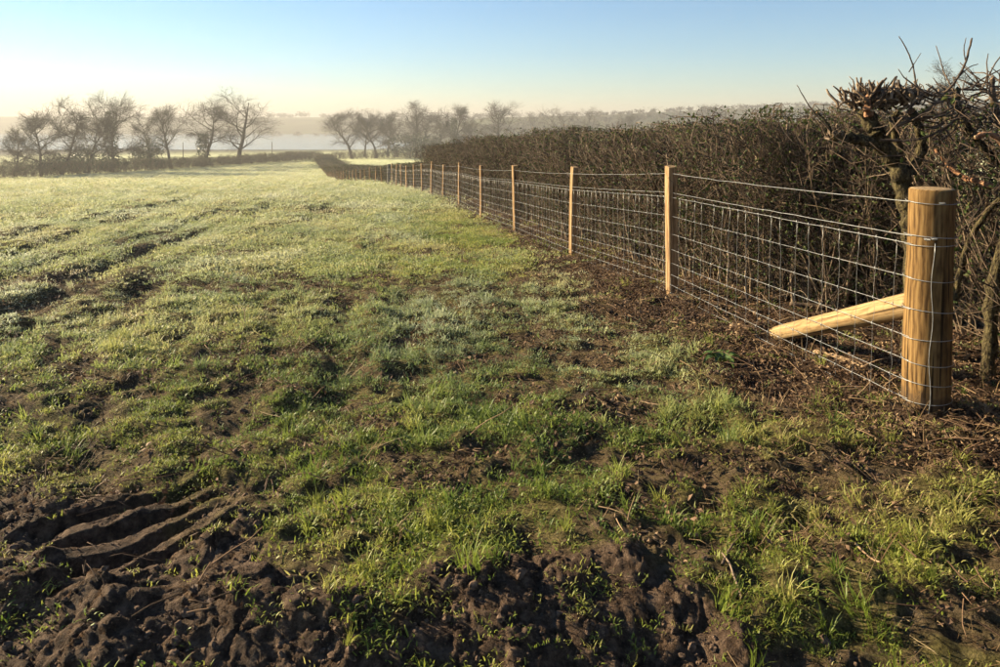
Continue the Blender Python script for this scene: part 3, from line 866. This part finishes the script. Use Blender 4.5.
# ------------------------------------------------------------------ bare winter trees
def bare_tree(seed, H, W, trunk_frac=.2, lean=0.0, spike=False, dens=.8):
    """trunk, limbs reaching out to a domed outline, branches, sprays of twigs"""
    r_ = random.Random(seed); trunk = Tubes(); crown = Tubes()
    r0 = H * .024
    pts, dirs = walk(Vector((0, 0, -.4)), Vector((lean, 0, 1)), H * (.95 if spike else .78), 12, .075, .04, r_)
    n = len(pts)
    trunk.add(pts, [max(.03, r0 * (1.3 if k == 0 else 1) * (1 - .93 * k / n)) for k in range(n)], 9)
    zc = H * .56; hz_ = H * .46
    def reach(p, d):                        # distance from p along d to the domed outline
        a = W * .5
        c = Vector((lean * H * .5, 0, zc))
        q = p - c; A = (d.x ** 2 + d.y ** 2) / a ** 2 + d.z ** 2 / hz_ ** 2
        B = (q.x * d.x + q.y * d.y) / a ** 2 + q.z * d.z / hz_ ** 2
        C = (q.x ** 2 + q.y ** 2) / a ** 2 + q.z ** 2 / hz_ ** 2 - 1
        D_ = B * B - A * C
        return max(.6, (-B + math.sqrt(D_)) / A) if D_ > 0 else H * .2
    az = r_.uniform(0, 6.28)
    starts = [k for k in range(n) if pts[k][2] > H * trunk_frac for _ in range(1 + (k % 2))] + [n - 1]
    for k in starts:
        az += 2.4 + r_.gauss(0, .5)
        f = pts[k][2] / H
        if spike and f > .72 and r_.random() < .8: continue
        el = .18 + 1.05 * f + r_.gauss(0, .2)
        d = Vector((math.cos(az) * math.cos(el), math.sin(az) * math.cos(el), math.sin(el)))
        p = Vector(pts[k])
        L1 = reach(p, d) * r_.uniform(.72, 1.0)
        r1 = r0 * (.55 - .38 * f) * r_.uniform(.7, 1.1)
        p1, d1 = walk(p, d, L1, 8, .12, .03, r_)
        crown.add(p1, [max(.026, r1 * (1 - .88 * q / 8)) for q in range(9)], 5)
        for q in range(1, 9):
            for _ in range(2):
                if r_.random() > dens * (.55 + .09 * q): continue
                d2 = rot_about(d1[q], r_.uniform(.4, 1.15), r_); d2.z += r_.uniform(-.15, .25)
                L2 = min(L1 * r_.uniform(.2, .42), H * .2)
                p2, dd2 = walk(p1[q], d2, L2, 4, .2, .05, r_)
                crown.add(p2, [max(.02, r1 * .3 * (1 - .7 * w / 4)) for w in range(5)], 4)
                for w in range(1, 5):
                    for _ in range(2):
                        d3 = rot_about(dd2[w], r_.uniform(.35, .95), r_)
                        p3, dd3 = walk(p2[w], d3, H * r_.uniform(.04, .10), 2, .22, .04, r_)
                        crown.add(p3, [.016, .013, .009], 3)
                        for v in (1, 2, 2):
                            d4 = rot_about(dd3[v], r_.uniform(.3, 1.0), r_)
                            p4, _x = walk(p3[v], d4, H * r_.uniform(.03, .07), 1, .2, .03, r_)
                            crown.add(p4, [.010, .006], 3)
    tm = trunk.mesh('trunk', [M['treebark']]); cm = crown.mesh('crown', [M['treebark']])
    co = np.empty(len(cm.vertices) * 3, np.float32); cm.vertices.foreach_get('co', co); co = co.reshape(-1, 3)
    sx = W / (np.percentile(co[:, 0], 99) - np.percentile(co[:, 0], 1)); sz = H / max(co[:, 2].max(), pts[-1][2])
    for me in (tm, cm): me.transform(Matrix.Diagonal((sx, sx, sz, 1)))
    return tm, cm
def ivy_mesh(seed, H, rad, n=1500, size=.28):
    r_ = random.Random(seed); g = np.random.default_rng(seed)
    z = g.uniform(0, 1, n) ** .9 * H
    a = g.uniform(0, 2 * math.pi, n); rr = rad * (1.1 - .55 * z / H) * (.45 + .75 * np.sqrt(g.uniform(0, 1, n))) * (1 + .25 * np.sin(3 * a + z * 2))
    V, T = leaf_cards(np.stack([rr * np.cos(a), rr * np.sin(a), z], -1), size, r_)
    return np_mesh('ivy', V, [T], [M['ivy']])
def bush_mesh(seed, H, W, n=1800, size=.3):
    r_ = random.Random(seed); g = np.random.default_rng(seed)
    P = []
    for k in range(9):
        c = np.array([g.uniform(-.32, .32) * W, g.uniform(-.32, .32) * W, g.uniform(.3, .78) * H]); s_ = g.uniform(.12, .2)
        P.append(c + g.normal(size=(n // 9, 3)) * np.array([W * s_, W * s_, H * s_ * .8]))
    P = np.concatenate(P); P[:, 2] = np.clip(P[:, 2], .05, H)
    V, T = leaf_cards(P, size, r_)
    return np_mesh('crown', V, [T], [M['ivy']])

def pos_on_hedgerow(px):                    # where the ray of that column meets the far hedgerow line
    a = ray(px, 160); k = a.x / a.y
    # line (-75,110) -> (-50,190)
    s = (-75 - k * 110) / (k * 80 - 25)
    return -75 + 25 * s, 110 + 80 * s
def put_tree(px, D, top, width_px, label, seed, name='bare_tree', ivy=0, xy=None, group=None, **kw):
    if xy is None:
        a = ray(px, 150); xy = (a.x / a.y * D, D)
    x, y = xy; g = float(hbase(x, y))
    d = ray(px, top); zt = CAM_H + d.z / d.y * y
    H = (zt - g) * 1.11; W = width_px / FPX * y * .98
    e = empty(name, (x, y, g), label, 'tree', group)
    if y > 280: kw['dens'] = .45
    tm, cm = bare_tree(seed, H, W, **kw)
    e.rotation_euler = (0, 0, 0)
    link('trunk', tm, e); link('crown', cm, e)
    if ivy: link('ivy', ivy_mesh(seed, H * ivy, H * .075, 1500, .32), e)
    return e
LT = 'trees of the far hedgerow on the left'
def hr(px, back=2.0):
    x, y = pos_on_hedgerow(px); return (x * (1 + back / y), y + back)
put_tree(12, 0, 128, 44, 'small leaning bare tree at the far left end of the hedgerow', 301, xy=hr(12), group=LT, lean=.25, dens=.7)
put_tree(38, 0, 113, 54, 'round-headed bare tree, second from the left in the hedgerow', 302, xy=hr(40), group=LT, trunk_frac=.12, dens=.9)
put_tree(60, 0, 101, 46, 'tall bare tree left of the broad ivy-clad one', 303, xy=hr(61), group=LT, dens=.75)
put_tree(86, 0, 108, 44, 'bare tree crowded against the left side of the broad ivy-clad one', 304, xy=hr(88), group=LT, lean=.1)
put_tree(110, 0, 96, 60, 'broad tree with its whole trunk thick with dark ivy', 305, xy=hr(112), group=LT, ivy=.72, trunk_frac=.15)
put_tree(152, 0, 116, 30, 'small thin bare tree beside the dark evergreen bush', 306, xy=hr(152), group=LT, dens=.6, lean=-.15)
put_tree(171, 0, 107, 38, 'slim bare tree between evergreen bush and ivy-footed tree', 307, xy=hr(171), group=LT, trunk_frac=.25, dens=.7)
put_tree(200, 0, 100, 54, 'spreading bare tree with ivy round its lower trunk', 308, xy=hr(203), group=LT, ivy=.45)
put_tree(238, 0, 93, 62, 'clean-branched bare tree with a pointed leader, rightmost of the hedgerow', 309, xy=hr(239), group=LT, spike=True, lean=-.06)
for px, H, W, lab in [(147, 6.2, 5.2, 'dark evergreen bush between the ivy-clad tree and slim tree'), (88, 5.0, 8.0, 'low dark bush under the left of the ivy-clad tree'), (60, 4.0, 7.5, 'low scrubby bush below the tall tree on the left')]:
    x, y = hr(px, 3); e = empty('evergreen_bush', (x, y, float(hbase(x, y))), lab, 'bush', 'bushes in the far hedgerow')
    link('crown', bush_mesh(int(px), H, W), e)
    t = Tubes(); t.add([(0, 0, -.2), (.1, 0, H * .3), (0, .1, H * .6)], [.14, .1, .05], 6); link('trunk', t.mesh('trunk', [M['treebark']]), e)
# hedgerow along the far side of the field
hx, hy = hr(150, 0)
far_hedge = empty('far_hedgerow', (hx, hy, float(hbase(hx, hy))), 'long dark shaded hedgerow along the far left edge of the field', 'hedge')
A_, B_ = np.array([-92., 55.6]), np.array([-49.2, 192.5]); LL = np.hypot(*(B_ - A_)); q = 0
while q < LL:
    for rw in (-.8, .9):
        p = A_ + (B_ - A_) * (q / LL) + np.array([rw + rnd.uniform(-.3, .3), rnd.uniform(-.6, .6)])
        hedge_copy(far_hedge, rnd.choice(low_shrubs), (p[0], p[1], float(hbase(*p))), rnd.uniform(0, 6.28), (2.6, 2.6, rnd.uniform(1.45, 1.95)))
    q += 1.7
# hedge across, joining the fence corner to the tree belt
cross = empty('boundary_hedge', (-40, 196, float(hbase(-40, 196))), 'thin dark hedge crossing behind the pale far field below the tree belt', 'hedge')
q = -47.0
while q < 20:
    for rw in (-.6, .6):
        hedge_copy(cross, rnd.choice(low_shrubs), (q, 200 + rw + (q + 47) * .08, float(hbase(q, 200))), rnd.uniform(0, 6.28), (2.4, 2.4, rnd.uniform(1.2, 1.9)))
    q += 2.0
MT = 'trees of the belt behind the low hedge'
for i, (px, D, top, w, lab, kw) in enumerate([
    (352, 205, 110, 46, 'leftmost bare tree of the belt in front of the lake edge', {}),
    (376, 212, 111, 40, 'bare tree second from left in the belt beyond the pale field', {}),
    (397, 222, 113, 34, 'small bare tree in the middle of the belt beyond the pale field', {}),
    (416, 214, 104, 38, 'tallest bare tree in the middle of the belt', dict(spike=True)),
    (364, 232, 114, 40, 'slender bare tree behind the two leftmost trees of the belt', {}),
    (388, 240, 112, 44, 'bare tree deeper in the belt behind the small middle one', {}),
    (428, 240, 112, 44, 'bare tree deeper in the belt right of the tallest one', {}),
    (474, 235, 117, 36, 'low bare tree between ivy-trunked tree and the rounded one', {}),
    (436, 225, 115, 36, 'bare tree between tallest belt tree and the ivy-clad one', {}),
    (454, 205, 106, 32, 'bare tree with ivy-thick trunk at the right of the belt', dict(ivy=.7)),
    (501, 215, 103, 50, 'rounded bushy bare tree standing alone above the hedge', dict(trunk_frac=.15)),
    (556, 300, 108, 44, 'hazy bare tree just right of the rounded bushy one', {}),
    (588, 300, 109, 34, 'hazy dome-shaped bare tree above the middle of the hedge', {}),
    (634, 300, 113, 34, 'hazy bare tree left of the dark evergreen above the hedge', {}),
    (700, 320, 106, 40, 'hazy bare tree right of the dark evergreens above the hedge', {}),
    (535, 330, 114, 40, 'faint bare tree behind and right of the rounded one', {}),
    (616, 330, 114, 28, 'small hazy bare tree next to the dome-shaped one', {}),
]):
    put_tree(px, D, top, w, lab, 401 + i, group=MT, **kw)
for px, D, top, w, lab in [(410, 202, 132, 44, 'broad dark evergreen thicket at the foot of the tree belt'), (478, 205, 138, 60, 'low dark thicket right of the ivy-trunked belt tree'), (527, 225, 128, 40, 'dark bush leaning on the rounded bushy tree'),
                           (655, 360, 107, 30, 'dark evergreen above the hedge left of the distant wood'), (676, 380, 109, 26, 'smaller dark evergreen beside the distant wood')]:
    a = ray(px, 150); x, y = a.x / a.y * D, D; g = float(hbase(x, y)); d = ray(px, top)
    H = CAM_H + d.z / d.y * y - g; e = empty('evergreen_bush', (x, y, g), lab, 'bush', 'evergreen bushes beyond the hedge')
    link('crown', bush_mesh(int(px), H, w / FPX * y * 1.2, 2600, .45), e)
    t = Tubes(); t.add([(0, 0, -.2), (.1, 0, H * .3), (0, .1, H * .6)], [.2, .15, .05], 6); link('trunk', t.mesh('trunk', [M['treebark']]), e)
# bare tree top showing above the near hedge at the right
put_tree(952, 60, 68, 44, 'bare tree top showing above the hedge by the right edge', 451)

# distant woods and hedges on the slopes: one mass each
def wood(name, label, pts, H, seed, n=10, size=1.8):
    g = np.random.default_rng(seed); r_ = random.Random(seed); P = []
    for (x, y) in pts:
        z = float(hbase(x, y)); h = H * g.uniform(.35, 1.15); w = h * g.uniform(.5, 1.1)
        q = g.normal(size=(n * 6, 3)) * np.array([w * .5, w * .5, h * .22]) + np.array([x, y, z + h * .58])
        P.append(q)
    V, T = leaf_cards(np.concatenate(P), size, r_)
    o = link(name, np_mesh(name, V, [T], [M['treebark']])); tag(o, label, 'wood', kind='stuff')
def line(p, q, n, j):
    return [(p[0] + (q[0] - p[0]) * t + nrg.normal(0, j), p[1] + (q[1] - p[1]) * t + nrg.normal(0, j)) for t in np.linspace(0, 1, n)]
wood('distant_wood', 'hazy wood on the slope above the hedge at right', line((70, 430), (190, 450), 26, 9), 9, 1)
wood('distant_wood', 'faint line of trees along the skyline on the right', line((60, 650), (420, 640), 120, 9), 3.6, 2, size=1.3)
wood('distant_wood', 'faint tree line halfway up the far right slope', line((110, 560), (300, 540), 36, 6), 6, 3, size=2.0)
wood('distant_wood', 'dusky strip of trees on the far shore of the lake', line((-620, 740), (-20, 735), 60, 7), 6, 4, size=2.2)
wood('distant_wood', 'faint skyline trees on the hill beyond the lake', line((-560, 1085), (60, 1075), 70, 12), 8, 5, size=2.6)
wood('distant_wood', 'hazy trees in the valley beyond the rounded bushy tree', line((-10, 480), (90, 520), 22, 12), 10, 6)
wood('distant_wood', 'hazy copse behind the torn hawthorn', line((165, 330), (230, 360), 16, 8), 10, 7)
# poles by the lake
for px, lab in [(183, 'slim wooden pole left of the ivy-footed tree'), (272, 'slim wooden pole right of the pointed bare tree')]:
    a = ray(px, 150); y = 205; x = a.x / a.y * y; g = float(hbase(x, y))
    e = empty('utility_pole', (x, y, g), lab, 'pole', 'poles near the lake')
    t = Tubes(); t.add([(0, 0, -.3), (.03, 0, 2.4), (.02, 0, 4.8)], [.14, .12, .10], 8); link('pole', t.mesh('pole', [M['oldpost']]), e)
    t = Tubes(); t.add([(.02, 0, 4.7), (.02, 0, 4.82), (.02, 0, 4.9)], [.16, .13, .04], 8); link('cap', t.mesh('cap', [M['oldpost']]), e)

# ------------------------------------------------------------------ grass, dead grass and litter (nobody could count these)
def blade_clump(name, seed, n, rad, l0, l1, w, bend, material, up=1.0):
    g = np.random.default_rng(seed)
    a = g.uniform(0, 2 * math.pi, n); q = rad * np.sqrt(g.uniform(0, 1, n))
    P = np.stack([q * np.cos(a), q * np.sin(a), np.full(n, -.006)], -1)
    L = g.uniform(l0, l1, n)
    az = a + g.normal(0, 1.2, n); tilt = np.abs(g.normal(0, .35, n)) + .12 / up
    b = np.abs(g.normal(bend, bend * .5, n))
    hd = np.stack([np.cos(az), np.sin(az), np.zeros(n)], -1); sd = np.stack([-np.sin(az), np.cos(az), np.zeros(n)], -1)
    ws = w * g.uniform(.6, 1.3, n)
    rows = []; p = P.copy(); ang = tilt.copy()
    for i, ww in enumerate([.7, 1.0, .75]):
        rows.append(p - sd * (ws * ww / 2)[:, None]); rows.append(p + sd * (ws * ww / 2)[:, None])
        stp = L / 3
        p = p + (hd * np.sin(ang)[:, None] + np.array([0, 0, 1.]) * np.cos(ang)[:, None]) * stp[:, None]
        ang = ang + b
    rows.append(p)
    V = np.stack(rows, 1).reshape(-1, 3)
    i = np.arange(n)[:, None] * 7
    Q = np.concatenate([i + [0, 1, 3, 2], i + [2, 3, 5, 4]]); T = i + [4, 5, 6]
    return np_mesh(name, V, [Q, T], [material])
def flat_clump(name, seed, n, rad, size, material):
    g = np.random.default_rng(seed); r_ = random.Random(seed)
    P = np.stack([g.normal(0, rad, n), g.normal(0, rad, n), np.abs(g.normal(0, .008, n))], -1)
    V, T = leaf_cards(P, size, r_)
    V[:, 2] *= .7
    return np_mesh(name, V, [T], [material])
def stick_clump(name, seed, n, rad, l0, l1, r, material):
    r_ = random.Random(seed); t = Tubes()
    for _ in range(n):
        p = Vector((r_.gauss(0, rad), r_.gauss(0, rad), r_.uniform(0, .02)))
        pts, _ = walk(p, Vector((r_.gauss(0, 1), r_.gauss(0, 1), r_.gauss(.05, .16))), r_.uniform(l0, l1), 3, .12, 0, r_)
        t.add(pts, [r, r * .9, r * .8, r * .6], 3)
    return t.mesh(name, [material])

def scatter(name, label, cat, protos, X, Y, idx, scl, tint, frost, tilt=.25, lift=0.0):
    col_ = bpy.data.collections.new(name + '_kinds')
    for k, me in enumerate(protos):
        col_.objects.link(bpy.data.objects.new('%s_kind_%02d' % (name, k), me))
    n = len(X); Z = height(X, Y) + lift
    me = bpy.data.meshes.new(name); me.vertices.add(n)
    me.vertices.foreach_set('co', np.stack([X, Y, Z], -1).astype(np.float32).ravel())
    rot = np.stack([nrg.normal(0, tilt, n), nrg.normal(0, tilt, n), nrg.uniform(0, 6.283, n)], -1)
    for nm, typ, key, v in (('rot', 'FLOAT_VECTOR', 'vector', rot), ('scl', 'FLOAT', 'value', scl), ('tint', 'FLOAT', 'value', tint), ('frost', 'FLOAT', 'value', frost)):
        a = me.attributes.new(nm, typ, 'POINT'); a.data.foreach_set(key, np.asarray(v, np.float32).ravel())
    a = me.attributes.new('idx', 'INT', 'POINT'); a.data.foreach_set('value', np.asarray(idx, np.int32))
    o = link(name, me); tag(o, label, cat, kind='stuff')
    ng = bpy.data.node_groups.new(name + '_scatter', 'GeometryNodeTree')
    ng.interface.new_socket('Geometry', in_out='INPUT', socket_type='NodeSocketGeometry'); ng.interface.new_socket('Geometry', in_out='OUTPUT', socket_type='NodeSocketGeometry')
    gi = ng.nodes.new('NodeGroupInput'); go = ng.nodes.new('NodeGroupOutput')
    ci = ng.nodes.new('GeometryNodeCollectionInfo'); ci.inputs['Collection'].default_value = col_; ci.inputs['Separate Children'].default_value = True
    ip = ng.nodes.new('GeometryNodeInstanceOnPoints'); ip.inputs['Pick Instance'].default_value = True
    def na(nm, typ):
        q = ng.nodes.new('GeometryNodeInputNamedAttribute'); q.data_type = typ; q.inputs['Name'].default_value = nm
        return next(s_ for s_ in q.outputs if s_.enabled and s_.name == 'Attribute')
    e2 = ng.nodes.new('FunctionNodeEulerToRotation')
    ng.links.new(gi.outputs[0], ip.inputs['Points']); ng.links.new(ci.outputs[0], ip.inputs['Instance'])
    ng.links.new(na('idx', 'INT'), ip.inputs['Instance Index'])
    ng.links.new(na('rot', 'FLOAT_VECTOR'), e2.inputs[0]); ng.links.new(e2.outputs[0], ip.inputs['Rotation'])
    ng.links.new(na('scl', 'FLOAT'), ip.inputs['Scale'])
    ng.links.new(ip.outputs[0], go.inputs[0])
    md = o.modifiers.new('scatter', 'NODES'); md.node_group = ng
    return o

def sample(y0, y1, dens, k=.85, m=1.2):
    """even random points over a wedge of field wider than the view"""
    A = (y1 - y0) * 2 * (k * y1 + m); n = int(A * dens)
    y = nrg.uniform(y0, y1, n); x = nrg.uniform(-1, 1, n) * (k * y1 + m)
    keep = np.abs(x) < k * y + m
    return x[keep], y[keep]

gp = [blade_clump('grass_clump', 500 + k, n, rad, l0, l1, w, bend, M['grass'], up) for k, (n, rad, l0, l1, w, bend, up) in enumerate([
    (26, .045, .010, .028, .0040, .5, .7), (24, .05, .012, .034, .0042, .55, .6), (30, .055, .008, .026, .0042, .5, .6), (20, .04, .015, .042, .0040, .5, .8),
    (26, .03, .05, .12, .0045, .4, 1.2), (30, .04, .06, .16, .005, .36, 1.4),                          # 4,5 taller tufts
    (80, .16, .014, .046, .008, .5, .7), (80, .2, .015, .05, .009, .5, .7),                              # 6,7 mid distance
    (70, .5, .03, .085, .024, .45, .7), (70, .6, .03, .09, .028, .45, .7)])]                           # 8,9 far
GX, GY, GI, GS, GT, GF = [], [], [], [], [], []
for y0, y1, dens, kinds, s0, s1 in [(1.2, 4.0, 1350, (0, 1, 2, 3), .8, 1.3), (4.0, 7.5, 760, (0, 1, 2, 3), 1.0, 1.6), (7.5, 15, 160, (6, 7), .8, 1.2), (15, 36, 40, (6, 7), 1.1, 1.9), (36, 90, 4.2, (8, 9), .8, 1.3), (90, 200, .9, (8, 9), 1.2, 2.0)]:
    x, y = sample(y0, y1, dens)
    r = np.hypot(x, y)
    mud = mud_mask(x, y) * (r < 8); lit = litter_mask(x, y); bare = bare_mask(x, y); ru, lp = rut_amount(x, y)
    fd = fence_dist(x, y)
    pr = (1 - .74 * mud) * (1 - .88 * lit) * (1 - .93 * bare) * (1 - ss(.025, .06, ru) * .8)
    tex = .6 + .5 * pn(x / .55, y / .55, 61) + .35 * pn(x / .2, y / .2, 62)
    tex = np.where(r < 16, tex, .8 + .3 * pn(x / 2.2, y / 2.2, 63))
    pr = pr * np.clip(tex, .1, 1)
    pr = pr * (1 - .35 * ss(.4, 1.3, x) * ss(4.4, 3.4, y))
    pr = pr * (fd > .05) + (fd <= .05) * .05
    # stay inside this field: the hedgerow closes it on the far left
    edge = (x - (-92)) * (192.5 - 55.6) - (y - 55.6) * (-49.2 + 92)
    pr = pr * (edge > 120)
    pr = pr * (1 - lug_print(x, y)[0] * (r < 4))
    keep = nrg.uniform(0, 1, len(x)) < pr
    x, y, fd, r = x[keep], y[keep], fd[keep], r[keep]; n = len(x)
    idx = nrg.choice(kinds, n); sc_ = nrg.uniform(s0, s1, n)
    lush = np.clip(.45 + .8 * pn(x / 1.1, y / 1.1, 64) + .5 * pn(x / .4, y / .4, 65), 0, 1)
    if y1 < 8:
        tall = nrg.uniform(0, 1, n) < .09 * lush + .07 * ss(.2, 1.2, x) * ss(4.2, 3.0, y)
        idx = np.where(tall, nrg.choice((4, 5), n), idx)
        sc_ = np.where(tall, nrg.uniform(.55, 1.0, n), sc_ * (.75 + .5 * lush))
    GX.append(x); GY.append(y); GI.append(idx); GS.append(sc_)
    tn = .50 - .10 * ss(9, 5, r) + .38 * pn(x / 1.7, y / 1.7, 66) + .2 * pn(x / .35, y / .35, 67) + nrg.normal(0, .14, n) - .18 * lush + .22 * ss(8, 60, r) * ss(-.5, 6, fd)
    tn = tn + .30 * ss(.5, 1.6, x) * ss(4.4, 3.2, y)
    GT.append(np.clip(tn, 0, 1))
    fr = .07 + .30 * ss(.05, .6, pn(x / 1.6 + 9, y / 2.6, 68) + .25 * pn(x / .3, y / .3, 69)) * ss(3.0, 5.0, y) + .18 * ss(7, 30, r)
    fr = fr + .42 * np.exp(-(((x + .45) / .55) ** 2 + ((y - 6.2) / 1.5) ** 2)) + .25 * ss(-.5, -3, x) * ss(3.5, 6, y)
    lush_c = np.exp(-(((x + .3) / .9) ** 2 + ((y - 5.2) / 2.0) ** 2))
    GT[-1] = np.clip(GT[-1] - .32 * lush_c, 0, 1)
    GF.append(np.clip(fr * nrg.uniform(.4, 1.2, n), 0, .8) * ss(1.5, 4.5, y))
cat = np.concatenate
scatter('grass', 'short tufty winter grass covering the field, frosted in patches', 'grass', gp, cat(GX), cat(GY), cat(GI), cat(GS), cat(GT), cat(GF))

# dead stalks and straw, thickest at lower right and along the fence
sp_ = [blade_clump('straw_clump', 600, 9, .05, .08, .2, .004, .9, M['straw'], .25), blade_clump('straw_clump', 601, 7, .05, .06, .16, .005, 1.1, M['straw'], .2),
       stick_clump('stalks', 602, 6, .08, .05, .2, .0018, M['straw']), stick_clump('stalks', 603, 3, .06, .1, .28, .002, M['straw'])]
x, y = sample(1.4, 14, 130)
lit = litter_mask(x, y); mud = mud_mask(x, y); fd = fence_dist(x, y)
pr = .05 + .15 * bare_mask(x, y) + .30 * lit * ss(12, 5, y) + .75 * ss(.3, 1.5, x) * ss(4.4, 3.2, y)
pr = pr * (1 - .96 * mud) * (fd > -.9)
k = nrg.uniform(0, 1, len(x)) < pr * np.clip(.7 + .7 * pn(x / .5, y / .5, 71), 0.1, 1.5); x, y = x[k], y[k]; n = len(x)
scatter('dead_grass', 'dry straw-coloured stalks strewn over the grass and fence foot', 'dead grass', sp_, x, y, nrg.choice((0, 0, 0, 1, 1, 1, 2, 3), n), nrg.uniform(.5, 1.0, n), np.clip(nrg.normal(.5, .28, n), 0, 1), np.zeros(n), .2, .004)
# leaf litter and hedge trimmings
lp_ = [flat_clump('leaf_clump', 700 + k, 26, .06, .026, M['deadleaf']) for k in range(4)] + [stick_clump('trimmings', 710 + k, 7, .07, .05, .2, .0026, M['deadleaf']) for k in range(3)]
x, y = sample(2.2, 30, 190)
lit = litter_mask(x, y); mud = mud_mask(x, y); fd = fence_dist(x, y)
pr = np.clip(lit + .3 * bare_mask(x, y) * (y < 12), 0, 1) * (1 - .85 * mud) * (fd > -1.6) * np.interp(y, [2, 6, 10, 30], [1, .9, .5, .22])
k = nrg.uniform(0, 1, len(x)) < pr; x, y = x[k], y[k]; n = len(x)
scatter('leaf_litter', 'brown dead leaves and hedge trimmings along the foot of the fence', 'leaf litter', lp_, x, y, nrg.integers(0, 7, n), nrg.uniform(.7, 1.3, n), np.clip(nrg.normal(.60, .27, n), 0, 1), np.zeros(n), .3, .006)
# crumbs of soil
def clod_mesh(seed):
    g = np.random.default_rng(seed)
    bm = bmesh.new(); bmesh.ops.create_icosphere(bm, subdivisions=2, radius=1.0)
    V = np.array([v.co[:] for v in bm.verts]); T = np.array([[v.index for v in f.verts] for f in bm.faces]); bm.free()
    o_ = seed * 5.3
    k = 1 + .35 * pn(V[:, 0] * 1.1 + o_, V[:, 1] * 1.1 + V[:, 2] * .7, 90) + .28 * pn(V[:, 0] * 2.6 + o_, V[:, 2] * 2.6 + V[:, 1], 91) + g.normal(0, .06, len(V))
    V = V * k[:, None] * np.array([.0125, .0105, .0085])
    return np_mesh('clod', V, [T], [M['clod']])
M['clod'] = simple('soil_crumb', (.045, .028, .018), (.175, .117, .080), 60, .9, spec=.08)
x, y = sample(1.7, 6, 2300)
pr = .8 * mud_mask(x, y) * (1 - .9 * lug_print(x, y)[0]) + .30 * bare_mask(x, y) + .35 * litter_mask(x, y) * (fence_dist(x, y) > -.5)
k = nrg.uniform(0, 1, len(x)) < pr * np.clip(.45 + .9 * pn(x / .3, y / .3, 81), 0, 1); x, y = x[k], y[k]; n = len(x)
scatter('soil_crumbs', 'loose crumbs of dark earth on the churned mud', 'soil', [clod_mesh(k) for k in range(5)], x, y, nrg.integers(0, 5, n), np.clip(nrg.gamma(.9, .28, n) + .10, 0, 1.7), np.zeros(n), np.zeros(n), .6, .001)

# ------------------------------------------------------------------ single things on the ground
# dock plant
p = ground_hit(722, 366); p.z = gz(p.x, p.y)
dk = empty('dock_plant', p, 'low dock plant with broad green leaves on the brown litter', 'plant')
r_ = random.Random(5)
for k in range(11):
    a = k * 2.4 + r_.uniform(-.3, .3); L_ = r_.uniform(.06, .13); w = L_ * .22; V = []
    for i in range(6):
        u = i / 5; ww = w * math.sin(math.pi * min(1, .12 + .88 * u)) ** .7 if i < 5 else .002
        rr = .02 + L_ * u; z = .02 + .06 * math.sin(u * 2.2) - .045 * u * u
        for s_ in (-1, 0, 1): V.append((rr * math.cos(a) - s_ * ww * math.sin(a), rr * math.sin(a) + s_ * ww * math.cos(a), z + (abs(s_) * .012 + r_.uniform(-.004, .004))))
    Q = [(i * 3 + c, i * 3 + c + 1, i * 3 + c + 4, i * 3 + c + 3) for i in range(5) for c in range(2)]
    link('leaf', np_mesh('leaf', V, [np.array(Q)], [M['dock']], True), dk)
# sticks
def stick(name, label, pix, r0, r1, mt, cat_='stick', lift=.01):
    P = [ground_hit(*q) for q in pix]
    for q in P: q.z = gz(q.x, q.y) + lift
    o0 = P[0].copy(); t = Tubes(); limb(t, [q - o0 for q in P], r0, r1, 7, .12)
    o = link(name, t.mesh(name, [M[mt], M['cut']], cut=True), None, o0); tag(o, label, cat_)
stick('cut_branch', 'pale cut length of branch lying under the netting by the strut', [(868, 372), (845, 362), (815, 350)], .024, .022, 'cut', 'branch', .02)
stick('fallen_branch', 'brown branch lying at the hedge foot behind the netting', [(870, 318), (830, 312), (790, 308)], .026, .018, 'bark', 'branch', .05)
stick('dead_twig', 'dark forked twig lying on mud edge at lower right', [(722, 575), (733, 548), (752, 525)], .006, .003, 'bark')
stick('dead_twig', 'thin reddish twig lying in grass right of the mud', [(742, 600), (730, 575), (722, 560)], .005, .003, 'twig')
stick('dead_twig', 'pale dry stalk angled across the grass below the fence', [(640, 400), (665, 405), (692, 396)], .004, .003, 'cut')
stick('dead_twig', 'straight pale stalk lying in the lower right grass', [(855, 543), (870, 555), (880, 565)], .004, .003, 'cut')

# ------------------------------------------------------------------ morning haze
m = bpy.data.materials.new('morning_haze'); m.use_nodes = True; nt = m.node_tree; nt.nodes.clear()
out = nt.nodes.new('ShaderNodeOutputMaterial'); pv = nt.nodes.new('ShaderNodeVolumePrincipled')
pv.inputs['Color'].default_value = (.62, .60, .57, 1); pv.inputs['Density'].default_value = .0010; pv.inputs['Anisotropy'].default_value = .2
nt.links.new(pv.outputs[0], out.inputs['Volume'])
V = [(x, y, z) for z in (-60, 24) for y in (-3300, 3300) for x in (-3300, 3300)]
F = [(0, 2, 3, 1), (4, 5, 7, 6), (0, 1, 5, 4), (2, 6, 7, 3), (0, 4, 6, 2), (1, 3, 7, 5)]
hz = link('haze', np_mesh('haze', V, [np.array(F)], [m])); tag(hz, 'thin pale morning haze lying over the valley', 'haze', kind='stuff')
